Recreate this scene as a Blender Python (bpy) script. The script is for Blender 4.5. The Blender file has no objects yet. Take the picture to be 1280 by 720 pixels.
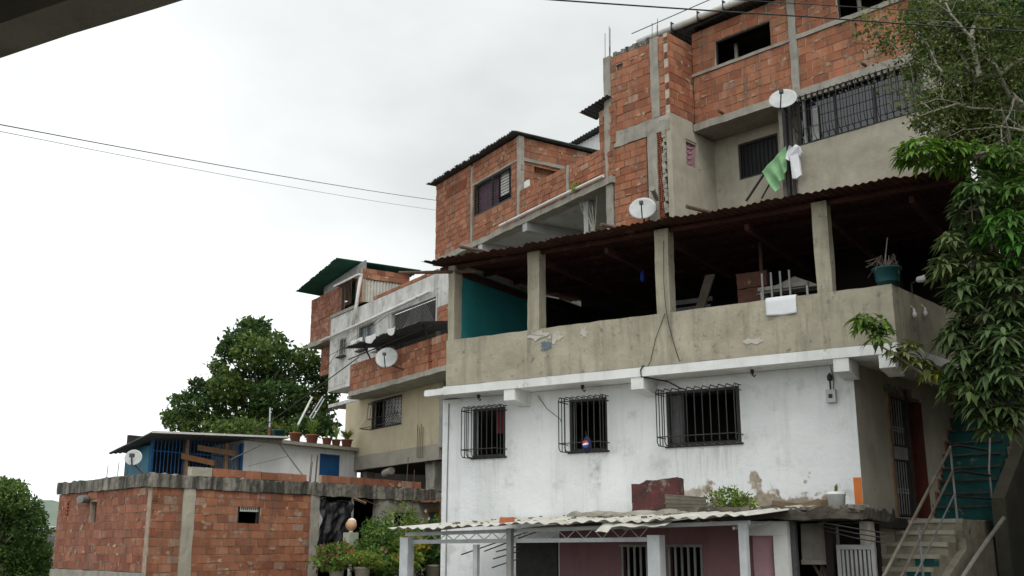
import bpy, bmesh, math, random
import numpy as np
from mathutils import Vector, Matrix, noise
R = math.radians
SC = bpy.context.scene
COL = SC.collection
# ------------------------------------------------------------------ camera
cam = bpy.data.cameras.new('camera'); cam_o = bpy.data.objects.new('camera', cam); COL.objects.link(cam_o)
cam.sensor_width = 36; cam.lens = 36.56; cam.clip_start = .05; cam.clip_end = 6000
cam_o.location = (0, 0, 1.65); cam_o.rotation_euler = (R(90 + 13.745), 0, 0)
SC.camera = cam_o
# ------------------------------------------------------------------ exposure
SC.view_settings.view_transform = 'Standard'; SC.view_settings.look = 'None'
SC.view_settings.exposure = 0.0; SC.view_settings.gamma = 1
SC.view_settings.use_curve_mapping = False
# ------------------------------------------------------------------ sky and sun (overcast)
SUN_EL, SUN_AZ = 50, 162       # azimuth of the sun, clockwise from +Y
W = bpy.data.worlds.new('World'); SC.world = W; W.use_nodes = True
nt = W.node_tree; nt.nodes.clear()
def N(t, **k):
    n = nt.nodes.new(t)
    for a, b in k.items(): setattr(n, a, b)
    return n
def L(a, b): nt.links.new(a, b)
sky = N('ShaderNodeTexSky', sky_type='NISHITA', sun_disc=False, sun_elevation=R(SUN_EL), sun_rotation=R(SUN_AZ), dust_density=3, air_density=1.2)
bg1 = N('ShaderNodeBackground'); bg1.inputs[1].default_value = .05; L(sky.outputs[0], bg1.inputs[0])
tc = N('ShaderNodeTexCoord'); sep = N('ShaderNodeSeparateXYZ'); L(tc.outputs['Generated'], sep.inputs[0])
mp = N('ShaderNodeMapping'); mp.inputs['Scale'].default_value = (1.2, 1.2, 2.4); mp.inputs['Location'].default_value = (.35, .1, .2); L(tc.outputs['Generated'], mp.inputs[0])
nz = N('ShaderNodeTexNoise'); nz.inputs['Scale'].default_value = 2.1; nz.inputs['Detail'].default_value = 5; nz.inputs['Roughness'].default_value = .5; L(mp.outputs[0], nz.inputs[0])
def math_n(op, a, b):
    n = N('ShaderNodeMath', operation=op)
    for i, v in enumerate((a, b)):
        if isinstance(v, (int, float)): n.inputs[i].default_value = v
        else: L(v, n.inputs[i])
    return n.outputs[0]
def mapr(v, a, b, c, d):
    n = N('ShaderNodeMapRange'); n.interpolation_type = 'SMOOTHSTEP'; L(v, n.inputs[0])
    for i, q in enumerate((a, b, c, d)): n.inputs[i + 1].default_value = q
    return n.outputs[0]
lum = mapr(nz.outputs[0], .30, .70, .72, .99)                       # cloud density
lum = math_n('ADD', lum, mapr(sep.outputs['Z'], .5, 1, 0, .75))      # overcast is brightest overhead
lum = math_n('ADD', lum, mapr(sep.outputs['Y'], .3, -.9, 0, .6))   # sun behind the cloud, behind the viewer
lum = math_n('ADD', lum, math_n('MULTIPLY', mapr(sep.outputs['X'], .1, -.42, 0, .40), mapr(sep.outputs['Y'], -.2, .5, 0, 1)))  # thin bright cloud ahead on the left
lum = math_n('ADD', lum, mapr(sep.outputs['Z'], .36, .10, 0, .26))
cmb = N('ShaderNodeCombineColor'); L(math_n('MULTIPLY', lum, .962), cmb.inputs[0]); L(lum, cmb.inputs[1]); L(math_n('MULTIPLY', lum, .995), cmb.inputs[2])
bg2 = N('ShaderNodeBackground'); L(cmb.outputs[0], bg2.inputs[0]); bg2.inputs[1].default_value = .95
mixs = N('ShaderNodeMixShader'); mixs.inputs[0].default_value = .93; L(bg1.outputs[0], mixs.inputs[1]); L(bg2.outputs[0], mixs.inputs[2])
wo = N('ShaderNodeOutputWorld'); L(mixs.outputs[0], wo.inputs[0])
sun = bpy.data.lights.new('sun', 'SUN'); sun.energy = 1.0; sun.angle = R(28); sun.color = (1, .96, .9)
sun_o = bpy.data.objects.new('sun', sun); COL.objects.link(sun_o); sun_o.rotation_euler = (R(90 - SUN_EL), 0, R(180 - SUN_AZ))
sun_o.location = (-5, -10, 30)

# ------------------------------------------------------------------ materials
def pm(name, c, c2=None, sc=3, rough=.85, bump=.2, bsc=30, streak=None, sk=.6, sk_t=.52, blotch=None, bl_sc=1.3, bl_t=.56, bl_w=.06,
       attr=False, metal=0, spec=.3, coords='Object', seed=0, transl=0, zone=None, bdist=.02):
    m = bpy.data.materials.new(name); m.use_nodes = True
    t = m.node_tree; t.nodes.clear()
    def n(ty, **k):
        q = t.nodes.new(ty)
        for a, b in k.items(): setattr(q, a, b)
        return q
    ln = t.links.new
    co = n('ShaderNodeTexCoord').outputs[coords]
    def noise_(scale, det=6, vec=None, ro=.6):
        q = n('ShaderNodeTexNoise'); q.inputs['Scale'].default_value = scale; q.inputs['Detail'].default_value = det; q.inputs['Roughness'].default_value = ro
        ln(vec if vec else co, q.inputs[0]); return q.outputs[0]
    def stretch(s, l=(0, 0, 0)):
        q = n('ShaderNodeMapping'); q.inputs['Scale'].default_value = s; q.inputs['Location'].default_value = l; ln(co, q.inputs[0]); return q.outputs[0]
    def rng(v, a, b, lo=0, hi=1):
        q = n('ShaderNodeMapRange'); ln(v, q.inputs[0])
        for i, w in enumerate((a, b, lo, hi)): q.inputs[i + 1].default_value = w
        return q.outputs[0]
    def mix(f, a, b, mode='MIX'):
        q = n('ShaderNodeMix', data_type='RGBA', blend_type=mode)
        if isinstance(f, (int, float)): q.inputs[0].default_value = f
        else: ln(f, q.inputs[0])
        for i, v in ((6, a), (7, b)):
            if isinstance(v, tuple): q.inputs[i].default_value = v + (1,)
            else: ln(v, q.inputs[i])
        return q.outputs[2]
    def mul(a, b, op='MULTIPLY'):
        q = n('ShaderNodeMath', operation=op)
        for i, v in enumerate((a, b)):
            if isinstance(v, (int, float)): q.inputs[i].default_value = v
            else: ln(v, q.inputs[i])
        return q.outputs[0]
    c2 = c2 or tuple(v * .72 for v in c)
    out = mix(rng(noise_(sc, vec=stretch((1, 1, 1), (seed * 3.1, seed * 1.7, seed))), .35, .68), c, c2)
    if attr:
        a = n('ShaderNodeAttribute'); a.attribute_name = 'Col'
        out = mix(1.0, a.outputs[0], out, 'MULTIPLY')
    if blotch: out = mix(rng(noise_(bl_sc, 8, stretch((1, 1, 1), (seed * 5, 7, seed * 2)), .65), bl_t, bl_t + bl_w), out, blotch)
    if streak: out = mix(mul(rng(noise_(2.2, 7, stretch((2.2, 2.2, .22), (seed, 3, 1)), .7), sk_t, sk_t + .18), sk), out, streak)
    if zone: out = zone(locals(), out)
    p = n('ShaderNodeBsdfPrincipled'); ln(out, p.inputs['Base Color'])
    p.inputs['Roughness'].default_value = rough; p.inputs['Metallic'].default_value = metal; p.inputs['Specular IOR Level'].default_value = spec
    if bump:
        b = n('ShaderNodeBump'); b.inputs['Strength'].default_value = bump; b.inputs['Distance'].default_value = bdist
        ln(noise_(bsc, 6, ro=.65), b.inputs['Height']); ln(b.outputs[0], p.inputs['Normal'])
    sh = p.outputs[0]
    if transl:
        tr = n('ShaderNodeBsdfTranslucent'); ln(out, tr.inputs[0])
        ms = n('ShaderNodeMixShader'); ms.inputs[0].default_value = transl; ln(sh, ms.inputs[1]); ln(tr.outputs[0], ms.inputs[2]); sh = ms.outputs[0]
    o = n('ShaderNodeOutputMaterial'); ln(sh, o.inputs[0])
    return m

def wall_dirt(e, out):
    """brown bare patches where old lean-to roofs met the white wall (object coords of the house)"""
    n, ln, co, noise_, rng, mix, mul = (e[k] for k in ('n', 'ln', 'co', 'noise_', 'rng', 'mix', 'mul'))
    s = n('ShaderNodeSeparateXYZ'); ln(co, s.inputs[0])
    nn = noise_(2.3, 5, ro=.55)
    line = mul(rng(nn, .3, .7, -.45, .45), 2.44, 'ADD')
    zm = rng(mul(line, s.outputs[2], 'SUBTRACT'), -.01, .09)
    xm = mul(rng(s.outputs[0], -3.3, -2.5), rng(s.outputs[0], -.28, -.5))
    q = mix(rng(noise_(7), .4, .62), (.40, .345, .275), (.23, .18, .13))
    out = mix(mul(zm, xm), out, q)
    xs = mul(rng(s.outputs[0], -4.50, -4.44), rng(s.outputs[0], -4.20, -4.30))      # run-off under the middle window
    zs = mul(rng(s.outputs[2], 2.2, 2.7), rng(s.outputs[2], 3.12, 3.05))
    out = mix(mul(mul(xs, zs), rng(noise_(9), .42, .7, 0, .65)), out, (.26, .27, .22))
    for xa, xb, k in ((-6.75, -6.2, .35), (-3.0, -1.8, .4)):
        xs = mul(rng(s.outputs[0], xa, xa + .08), rng(s.outputs[0], xb, xb - .08)); zs = mul(rng(s.outputs[2], 2.3, 2.9), rng(s.outputs[2], 3.14, 3.10))
        out = mix(mul(mul(xs, zs), rng(noise_(6, vec=e['stretch']((3, 3, .3))), .45, .7, 0, k)), out, (.30, .30, .26))
    return out

M = {}
M['white'] = pm('white_limewash', (.78, .795, .80), (.68, .695, .70), 1.1, .9, .5, 6, streak=(.40, .40, .37), sk=.30, sk_t=.53, blotch=(.58, .59, .585), bl_sc=2.2, bl_t=.56, bl_w=.12, zone=wall_dirt, bdist=.035)
M['white2'] = pm('white_paint_band', (.74, .75, .74), (.62, .62, .60), 2.5, .9, .3, 14, blotch=(.36, .33, .27), bl_sc=2.6, bl_t=.60, bl_w=.07, streak=(.35, .34, .31), sk=.35)
M['conc'] = pm('cement_render_beige', (.425, .388, .298), (.285, .258, .195), 1.8, .95, .6, 14, streak=(.14, .125, .10), sk=.62, sk_t=.50, blotch=(.20, .18, .145), bl_sc=7, bl_t=.58, bl_w=.10)
M['conc_l'] = pm('cement_render_light', (.44, .408, .328), (.325, .298, .235), 1.7, .95, .4, 18, streak=(.24, .215, .17), sk=.45, sk_t=.53, blotch=(.30, .27, .21), bl_sc=4, bl_t=.62, bl_w=.1, seed=2)
M['conc_g'] = pm('concrete_grey', (.37, .35, .30), (.255, .24, .205), 3, .95, .45, 22, streak=(.13, .12, .10), sk=.5, blotch=(.19, .18, .155), bl_sc=5, bl_t=.62, seed=3)
M['ring'] = pm('mouldy_ring_beam', (.31, .29, .245), (.17, .155, .13), 4, .95, .7, 18, streak=(.05, .047, .04), sk=.97, sk_t=.40, blotch=(.07, .066, .056), bl_sc=3.5, bl_t=.54, bl_w=.12, seed=4)
M['soffit'] = pm('pale_soffit', (.50, .515, .51), (.36, .37, .36), 1.2, .9, .3, 14, blotch=(.25, .25, .24), bl_sc=2, bl_t=.6, bl_w=.12, seed=5)
M['tan'] = pm('ochre_render', (.48, .415, .285), (.40, .345, .24), 1.6, .92, .3, 18, streak=(.21, .18, .13), sk=.55, sk_t=.57, seed=6)
M['tan_base'] = pm('bare_cement_base', (.33, .305, .255), (.25, .23, .19), 2.4, .95, .35, 18, seed=7)
M['oldwhite'] = pm('weathered_whitewash', (.64, .63, .61), (.47, .46, .44), 2.6, .92, .35, 16, streak=(.19, .18, .165), sk=.5, sk_t=.50, blotch=(.34, .325, .30), bl_sc=3.2, bl_t=.57, bl_w=.1, seed=8)
M['brick'] = pm('clay_block', (1, 1, 1), (.70, .69, .68), 3.5, .92, .6, 26, attr=True, streak=(.12, .09, .07), sk=.62, sk_t=.49, blotch=(.40, .31, .23), bl_sc=4.2, bl_t=.585, bl_w=.12)
M['mortar_l'] = pm('pale_mortar', (.52, .45, .35), (.36, .30, .23), 5, .95, .6, 35)
M['mortar_r'] = pm('reddish_mortar', (.30, .17, .11), (.22, .12, .08), 5, .95, .6, 35)
M['ring_d'] = pm('black_mould_slab', (.10, .088, .07), (.045, .04, .033), 5, .95, .8, 16, blotch=(.20, .17, .13), bl_sc=6, bl_t=.62, bl_w=.1)
M['mortar'] = pm('mortar', (.40, .335, .265), (.28, .22, .17), 6, .95, .6, 35)
M['hole'] = pm('clay_block_core', (.13, .05, .03), (.07, .03, .02), 8, .95, .2)
M['rust'] = pm('rusted_zinc', (.075, .026, .018), (.040, .016, .012), 3, .85, .3, 20, blotch=(.12, .05, .03), bl_sc=4, bl_t=.58, seed=9)  # rust, with the tone lowered further to paint in the porch shade
M['zinc'] = pm('old_zinc', (.33, .335, .33), (.20, .20, .19), 3, .6, .2, 20, streak=(.14, .09, .06), sk=.6, metal=.3, seed=10)
M['zinc_d'] = pm('dark_zinc', (.10, .105, .105), (.05, .05, .05), 3, .6, .2, 20, blotch=(.13, .08, .05), bl_sc=3, bl_t=.6)
M['green_roof'] = pm('green_painted_sheet', (.028, .125, .085), (.018, .085, .06), 2, .6, .15, 12)
M['beige_sheet'] = pm('dirty_pale_sheet', (.58, .565, .515), (.42, .40, .355), 3, .85, .3, 20, blotch=(.26, .20, .14), bl_sc=4.5, bl_t=.60, streak=(.3, .25, .19), sk=.4, seed=11)
M['steel'] = pm('pale_steel_paint', (.52, .545, .56), (.40, .42, .43), 5, .5, .1, 20, blotch=(.26, .20, .16), bl_sc=9, bl_t=.68)
M['iron'] = pm('black_iron', (.035, .035, .036), (.022, .021, .02), 8, .6, .1)
M['rebar'] = pm('rusty_rebar', (.14, .085, .06), (.08, .05, .04), 9, .8, .2)
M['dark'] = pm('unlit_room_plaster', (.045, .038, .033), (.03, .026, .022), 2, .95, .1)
M['brown_dark'] = pm('shade_brown_plaster', (.026, .018, .016), (.018, .013, .012), 2, .95, .1)  # near-black: porch and room shade put into the plaster colour
M['teal'] = pm('teal_paint', (.028, .225, .235), (.022, .18, .19), 2, .8, .15, 14, blotch=(.02, .13, .14), bl_sc=2, bl_t=.62, bl_w=.1)
M['teal2'] = pm('worn_teal_paint', (.014, .10, .094), (.009, .06, .057), 3, .85, .2, 18, blotch=(.20, .19, .165), bl_sc=5, bl_t=.60)
M['mauve'] = pm('mauve_paint', (.26, .135, .15), (.22, .115, .125), 2, .85, .2, 18, streak=(.11, .06, .06), sk=.4)
M['pink'] = pm('pink_paint', (.42, .25, .29), (.36, .21, .245), 3, .85, .35, 30)
M['blue'] = pm('blue_paint', (.02, .105, .27), (.015, .075, .20), 3, .6, .1, 14)
M['bluesheet'] = pm('blue_green_sheet', (.03, .14, .21), (.02, .095, .15), 3, .6, .15, 14)
M['wood'] = pm('weathered_wood', (.27, .17, .10), (.17, .105, .065), 6, .85, .3, 30)
M['wood_o'] = pm('orange_wood', (.30, .155, .075), (.22, .11, .055), 6, .85, .3, 30)
M['red'] = pm('red_brown_paint', (.10, .024, .015), (.07, .018, .012), 3, .6, .1)
M['orange'] = pm('orange_paint', (.66, .19, .045), (.55, .16, .04), 5, .85, .2)
M['pvc'] = pm('pvc_white', (.68, .68, .65), (.55, .54, .5), 3, .5, .1, blotch=(.34, .31, .26), bl_sc=3, bl_t=.62)
M['dish'] = pm('dish_grey_white', (.53, .545, .54), (.43, .44, .43), 5, .5, .05, blotch=(.33, .27, .20), bl_sc=7, bl_t=.63, bl_w=.08)
M['plastic_w'] = pm('white_plastic', (.74, .75, .74), (.64, .645, .63), 5, .5, .05)
M['plastic_teal'] = pm('teal_plastic', (.013, .07, .076), (.009, .05, .054), 5, .5, .05)
M['terracotta'] = pm('terracotta', (.27, .115, .065), (.19, .08, .05), 6, .85, .2)
M['tarp'] = pm('black_plastic_sheet', (.012, .012, .014), (.008, .008, .009), 3, .42, .8, 5, spec=.35, bdist=.05)
M['glass'] = pm('dark_window_glass', (.018, .02, .024), (.012, .013, .016), 3, .04, .04, 1.2, spec=.9)
M['glass_d'] = pm('dusty_black_pane', (.012, .013, .015), None, 3, .3, 0, spec=.15)
M['cable'] = pm('cable_black', (.03, .03, .03), None, 5, .6, 0)
M['cable_g'] = pm('cable_grey', (.24, .24, .23), None, 5, .6, 0)
M['cloth_w'] = pm('white_cloth', (.76, .77, .80), (.66, .67, .70), 4, .9, .2, 60)
M['cloth_g'] = pm('green_cloth', (.25, .46, .24), (.19, .37, .19), 5, .9, .2, 60)
M['curtain_p'] = pm('pink_curtain', (.36, .20, .24), (.26, .14, .17), 6, .9, .1)
M['curtain_r'] = pm('dark_red_curtain', (.16, .02, .035), (.10, .014, .025), 6, .9, .1)
M['curtain_v'] = pm('violet_curtain', (.16, .09, .13), (.10, .06, .085), 6, .9, .1)
M['navy'] = pm('navy_nylon', (.012, .014, .05), (.01, .012, .035), 5, .6, .1)
M['skin_ball'] = pm('peach_ball', (.58, .36, .22), (.5, .3, .18), 6, .6, .05)
M['soil'] = pm('dark_soil', (.055, .042, .030), (.030, .024, .018), 3, .98, .8, 8, blotch=(.10, .075, .045), bl_sc=6, bl_t=.6, bdist=.1)
M['ground'] = pm('dusty_ground', (.20, .18, .145), (.13, .12, .09), .4, .95, .4, 6, blotch=(.07, .085, .035), bl_sc=.25, bl_t=.5, bl_w=.2)
M['hill'] = pm('far_hill_scrub', (.17, .21, .17), (.13, .17, .13), .02, .95, 0)
M['bark'] = pm('grey_bark', (.22, .19, .15), (.13, .11, .085), 6, .9, .5, 30)
M['bark_p'] = pm('pale_bark', (.34, .315, .26), (.24, .22, .18), 6, .9, .5, 30)
M['leaf'] = pm('leaves', (1, 1, 1), (.78, .8, .75), 1.2, .62, 0, attr=True, transl=.32, spec=.22)
M['eave'] = pm('eave_concrete', (.42, .40, .35), (.33, .315, .275), 5, .95, .3, 25, streak=(.10, .095, .085), sk=.5)
M['board'] = pm('louvre_card', (.62, .62, .58), (.35, .35, .33), 25, .8, 0)
M['asph'] = pm('step_concrete', (.33, .295, .225), (.22, .195, .15), 5, .95, .5, 25, blotch=(.11, .10, .08), bl_sc=4, bl_t=.58, bl_w=.12)
M['yellow'] = pm('ochre_frame_paint', (.38, .22, .04), (.3, .17, .035), 5, .7, .1)
M['bglass'] = pm('bluish_pane', (.07, .11, .145), (.05, .085, .12), 3, .25, 0, spec=.6)
M['redp'] = pm('logo_red', (.62, .02, .03), None, 5, .6, 0)
M['bluep'] = pm('logo_blue', (.02, .06, .40), None, 5, .6, 0)
M['tube_w'] = pm('tube_glass', (.7, .7, .68), None, 5, .3, 0)

# ------------------------------------------------------------------ mesh builder
class MB:
    def __init__(s): s.V = []; s.F = []; s.C = []; s.c = (1, 1, 1); s.x = None
    def frame(s, ox=0, oy=0, deg=0, oz=0):
        s.x = None if (ox, oy, deg, oz) == (0, 0, 0, 0) else Matrix.Translation((ox, oy, oz)) @ Matrix.Rotation(R(deg), 4, 'Z'); return s
    def add(s, vs, fs, c=None):
        b = len(s.V)
        if s.x is not None: vs = [tuple(s.x @ Vector(v)) for v in vs]
        s.V += [tuple(v) for v in vs]; s.F += [tuple(i + b for i in f) for f in fs]; s.C += [c or s.c] * len(fs); return s
    def box(s, x0, x1, y0, y1, z0, z1, c=None):
        return s.add([(x0, y0, z0), (x1, y0, z0), (x1, y1, z0), (x0, y1, z0), (x0, y0, z1), (x1, y0, z1), (x1, y1, z1), (x0, y1, z1)],
                     [(0, 3, 2, 1), (4, 5, 6, 7), (0, 1, 5, 4), (1, 2, 6, 5), (2, 3, 7, 6), (3, 0, 4, 7)], c)
    def prism(s, poly, z0, z1, c=None):
        """z0/z1 number or list per vertex"""
        n = len(poly); a = z0 if isinstance(z0, (list, tuple)) else [z0] * n; b = z1 if isinstance(z1, (list, tuple)) else [z1] * n
        return s.add([(p[0], p[1], a[i]) for i, p in enumerate(poly)] + [(p[0], p[1], b[i]) for i, p in enumerate(poly)],
                     [tuple(range(n))[::-1], tuple(range(n, 2 * n))] + [(i, (i + 1) % n, n + (i + 1) % n, n + i) for i in range(n)], c)
    def extr(s, poly, y0, y1, c=None):
        """polygon in x,z extruded along y"""
        n = len(poly)
        return s.add([(p[0], y0, p[1]) for p in poly] + [(p[0], y1, p[1]) for p in poly],
                     [tuple(range(n)), tuple(range(n, 2 * n))[::-1]] + [(i, n + i, n + (i + 1) % n, (i + 1) % n) for i in range(n)], c)
    def rbox(s, x0, x1, y0, y1, z0, z1, seg=.22, amp=.012, c=None, top=0, sd=0):
        """box with worn faces: subdivided and displaced by noise; top adds extra raggedness to the top edge"""
        nx, ny, nz_ = (max(1, int(math.ceil((b - a) / seg))) for a, b in ((x0, x1), (y0, y1), (z0, z1)))
        idx = {}; vs = []; fs = []
        def v(i, j, k):
            if (i, j, k) not in idx:
                p = Vector((x0 + (x1 - x0) * i / nx, y0 + (y1 - y0) * j / ny, z0 + (z1 - z0) * k / nz_))
                d = noise.noise_vector(p * 2.7 + Vector((sd, 3.3, 1.1))) * amp * 1.3 + noise.noise_vector(p * 9.1 + Vector((sd, 0, 5))) * amp * .8
                if top and k == nz_: d.z += noise.noise(p * 6 + Vector((sd, 9, 0))) * top
                idx[i, j, k] = len(vs); vs.append(tuple(p + d))
            return idx[i, j, k]
        for i in range(nx):
            for j in range(ny):
                fs.append((v(i, j, 0), v(i, j + 1, 0), v(i + 1, j + 1, 0), v(i + 1, j, 0))); fs.append((v(i, j, nz_), v(i + 1, j, nz_), v(i + 1, j + 1, nz_), v(i, j + 1, nz_)))
        for i in range(nx):
            for k in range(nz_):
                fs.append((v(i, 0, k), v(i + 1, 0, k), v(i + 1, 0, k + 1), v(i, 0, k + 1))); fs.append((v(i, ny, k), v(i, ny, k + 1), v(i + 1, ny, k + 1), v(i + 1, ny, k)))
        for j in range(ny):
            for k in range(nz_):
                fs.append((v(0, j, k), v(0, j, k + 1), v(0, j + 1, k + 1), v(0, j + 1, k))); fs.append((v(nx, j, k), v(nx, j + 1, k), v(nx, j + 1, k + 1), v(nx, j, k + 1)))
        return s.add(vs, fs, c)
    def tube(s, pts, r, n=6, c=None, cap=True):
        pts = [Vector(p) for p in pts]; rs = r if isinstance(r, (list, tuple)) else [r] * len(pts)
        vs = []; fs = []; up = None
        for i, p in enumerate(pts):
            t = ((pts[min(i + 1, len(pts) - 1)] - pts[max(i - 1, 0)])).normalized()
            if up is None: up = Vector((0, 0, 1)) if abs(t.z) < .9 else Vector((1, 0, 0))
            a = t.cross(up); a = a.normalized() if a.length > 1e-6 else t.orthogonal().normalized()
            b = a.cross(t).normalized(); up = b
            for k in range(n):
                q = 2 * math.pi * k / n; vs.append(tuple(p + (a * math.cos(q) + b * math.sin(q)) * rs[i]))
        for i in range(len(pts) - 1):
            for k in range(n): fs.append((i * n + k, i * n + (k + 1) % n, (i + 1) * n + (k + 1) % n, (i + 1) * n + k))
        if cap: fs += [tuple(range(n))[::-1], tuple(range((len(pts) - 1) * n, len(pts) * n))]
        return s.add(vs, fs, c)
    def lathe(s, prof, cx=0, cy=0, n=20, c=None, close=False):
        vs = []; fs = []; m = len(prof)
        for r, z in prof:
            for k in range(n): vs.append((cx + r * math.cos(2 * math.pi * k / n), cy + r * math.sin(2 * math.pi * k / n), z))
        for i in range(m - 1):
            for k in range(n): fs.append((i * n + k, i * n + (k + 1) % n, (i + 1) * n + (k + 1) % n, (i + 1) * n + k))
        fs.append(tuple(range(n))[::-1])
        if close: fs.append(tuple(range((m - 1) * n, m * n)))
        return s.add(vs, fs, c)
    def grid(s, fn, nu, nv, th=0, c=None):
        """surface fn(u,v)->xyz, thickened downwards along its normal by th"""
        P = [[Vector(fn(i / nu, j / nv)) for j in range(nv + 1)] for i in range(nu + 1)]
        vs = [tuple(p) for r_ in P for p in r_]; w = nv + 1
        fs = [(i * w + j, (i + 1) * w + j, (i + 1) * w + j + 1, i * w + j + 1) for i in range(nu) for j in range(nv)]
        if th:
            o = len(vs)
            for i in range(nu + 1):
                for j in range(nv + 1):
                    a = P[min(i + 1, nu)][j] - P[max(i - 1, 0)][j]; b = P[i][min(j + 1, nv)] - P[i][max(j - 1, 0)]
                    nn = a.cross(b); nn = nn.normalized() if nn.length > 0 else Vector((0, 0, 1))
                    vs.append(tuple(P[i][j] - nn * th))
            fs += [tuple(q + o for q in f[::-1]) for f in fs[:]]
            for i in range(nu): fs += [(i * w, (i + 1) * w, (i + 1) * w + o, i * w + o)[::-1], (i * w + nv, (i + 1) * w + nv, (i + 1) * w + nv + o, i * w + nv + o)]
            for j in range(nv): fs += [(j, j + 1, j + 1 + o, j + o), (nu * w + j, nu * w + j + 1, nu * w + j + 1 + o, nu * w + j + o)[::-1]]
        return s.add(vs, fs, c)
    def build(s, name, mat, parent=None, loc=None, smooth=False, label=None, fix=True):
        me = bpy.data.meshes.new(name); me.from_pydata(s.V, [], s.F)
        if any(c != (1, 1, 1) for c in s.C):
            at = me.color_attributes.new('Col', 'FLOAT_COLOR', 'CORNER')
            cnt = np.array([len(f) for f in s.F]); a = np.repeat(np.array(s.C, float), cnt, axis=0)
            at.data.foreach_set('color', np.hstack([a, np.ones((len(a), 1))]).ravel())
        if fix:
            bm = bmesh.new(); bm.from_mesh(me); bmesh.ops.recalc_face_normals(bm, faces=bm.faces); bm.to_mesh(me); bm.free()
        if smooth: me.polygons.foreach_set('use_smooth', [True] * len(me.polygons))
        me.materials.append(M[mat] if isinstance(mat, str) else mat)
        o = bpy.data.objects.new(name, me); COL.objects.link(o)
        if parent: o.parent = parent
        if loc: o.location = loc
        if label: o['label'] = label
        return o
def tag(o, label, cat, group=None):
    o['label'] = label; o['category'] = cat
    if group: o['group'] = group
    return o
def thing(name, label, cat, loc=(0, 0, 0), deg=0, group=None):
    o = bpy.data.objects.new(name, None); COL.objects.link(o); o.empty_display_size = .3
    o.location = loc; o.rotation_euler = (0, 0, R(deg)); return tag(o, label, cat, group)
def stuff(o): o['kind'] = 'stuff'; return o
class Frame:
    """vertical facade plane: origin on the ground, local x to the right along it, y into the building"""
    def __init__(s, ox, oy, deg): s.ox, s.oy, s.deg = ox, oy, deg; s.c, s.s = math.cos(R(deg)), math.sin(R(deg))
    def w(s, x, y, z): return (s.ox + s.c * x - s.s * y, s.oy + s.s * x + s.c * y, z)
    def rel(s, o):   # frame o seen from this one: arguments for MB.frame
        dx, dy = o.ox - s.ox, o.oy - s.oy
        return (s.c * dx + s.s * dy, -s.s * dx + s.c * dy, o.deg - s.deg)
FM = Frame(5.0313, 15.2, -33.01)      # porch house front
FS = Frame(5.0313, 15.2, 47.88)       # porch house side (stairs)
F2 = Frame(2.391, 25, -44.79)         # upper brick house
F3 = Frame(2.391, 25, -57.89)         # brick house on the slab
F5 = Frame(-1.9689, 31, -56.97)       # balcony house and tower
F6 = Frame(-7.4795, 22, 55.79)        # low brick house
F6S = Frame(-7.4795, 22, -47.18)
F7 = Frame(-5.7026, 36, 55.79)        # blue grille house

def wall(mb, x0, x1, z0, z1, y0, y1, holes=(), c=None):
    """solid wall with rectangular openings (x0,x1,z0,z1), with reveals"""
    xs = sorted({x0, x1, *[min(max(h[i], x0), x1) for h in holes for i in (0, 1)]}); zs = sorted({z0, z1, *[min(max(h[i], z0), z1) for h in holes for i in (2, 3)]})
    def solid(i, k):
        if i < 0 or k < 0 or i >= len(xs) - 1 or k >= len(zs) - 1: return False
        cx, cz = (xs[i] + xs[i + 1]) / 2, (zs[k] + zs[k + 1]) / 2
        return not any(h[0] < cx < h[1] and h[2] < cz < h[3] for h in holes)
    for i in range(len(xs) - 1):
        for k in range(len(zs) - 1):
            if not solid(i, k): continue
            a, b, p, q = xs[i], xs[i + 1], zs[k], zs[k + 1]
            vs = [(a, y0, p), (b, y0, p), (b, y0, q), (a, y0, q), (a, y1, p), (b, y1, p), (b, y1, q), (a, y1, q)]
            fs = [(0, 1, 2, 3), (7, 6, 5, 4)]
            if not solid(i - 1, k): fs.append((0, 3, 7, 4))
            if not solid(i + 1, k): fs.append((1, 5, 6, 2))
            if not solid(i, k - 1): fs.append((0, 4, 5, 1))
            if not solid(i, k + 1): fs.append((3, 2, 6, 7))
            mb.add(vs, fs, c)
    return mb
BR = [(.40, .160, .085), (.37, .145, .078), (.42, .175, .096), (.34, .130, .072), (.39, .166, .095), (.31, .118, .068), (.42, .19, .11)]
BRD = [(.34, .13, .078), (.30, .11, .066), (.36, .145, .086), (.27, .098, .060), (.33, .137, .088), (.37, .157, .10)]
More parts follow.
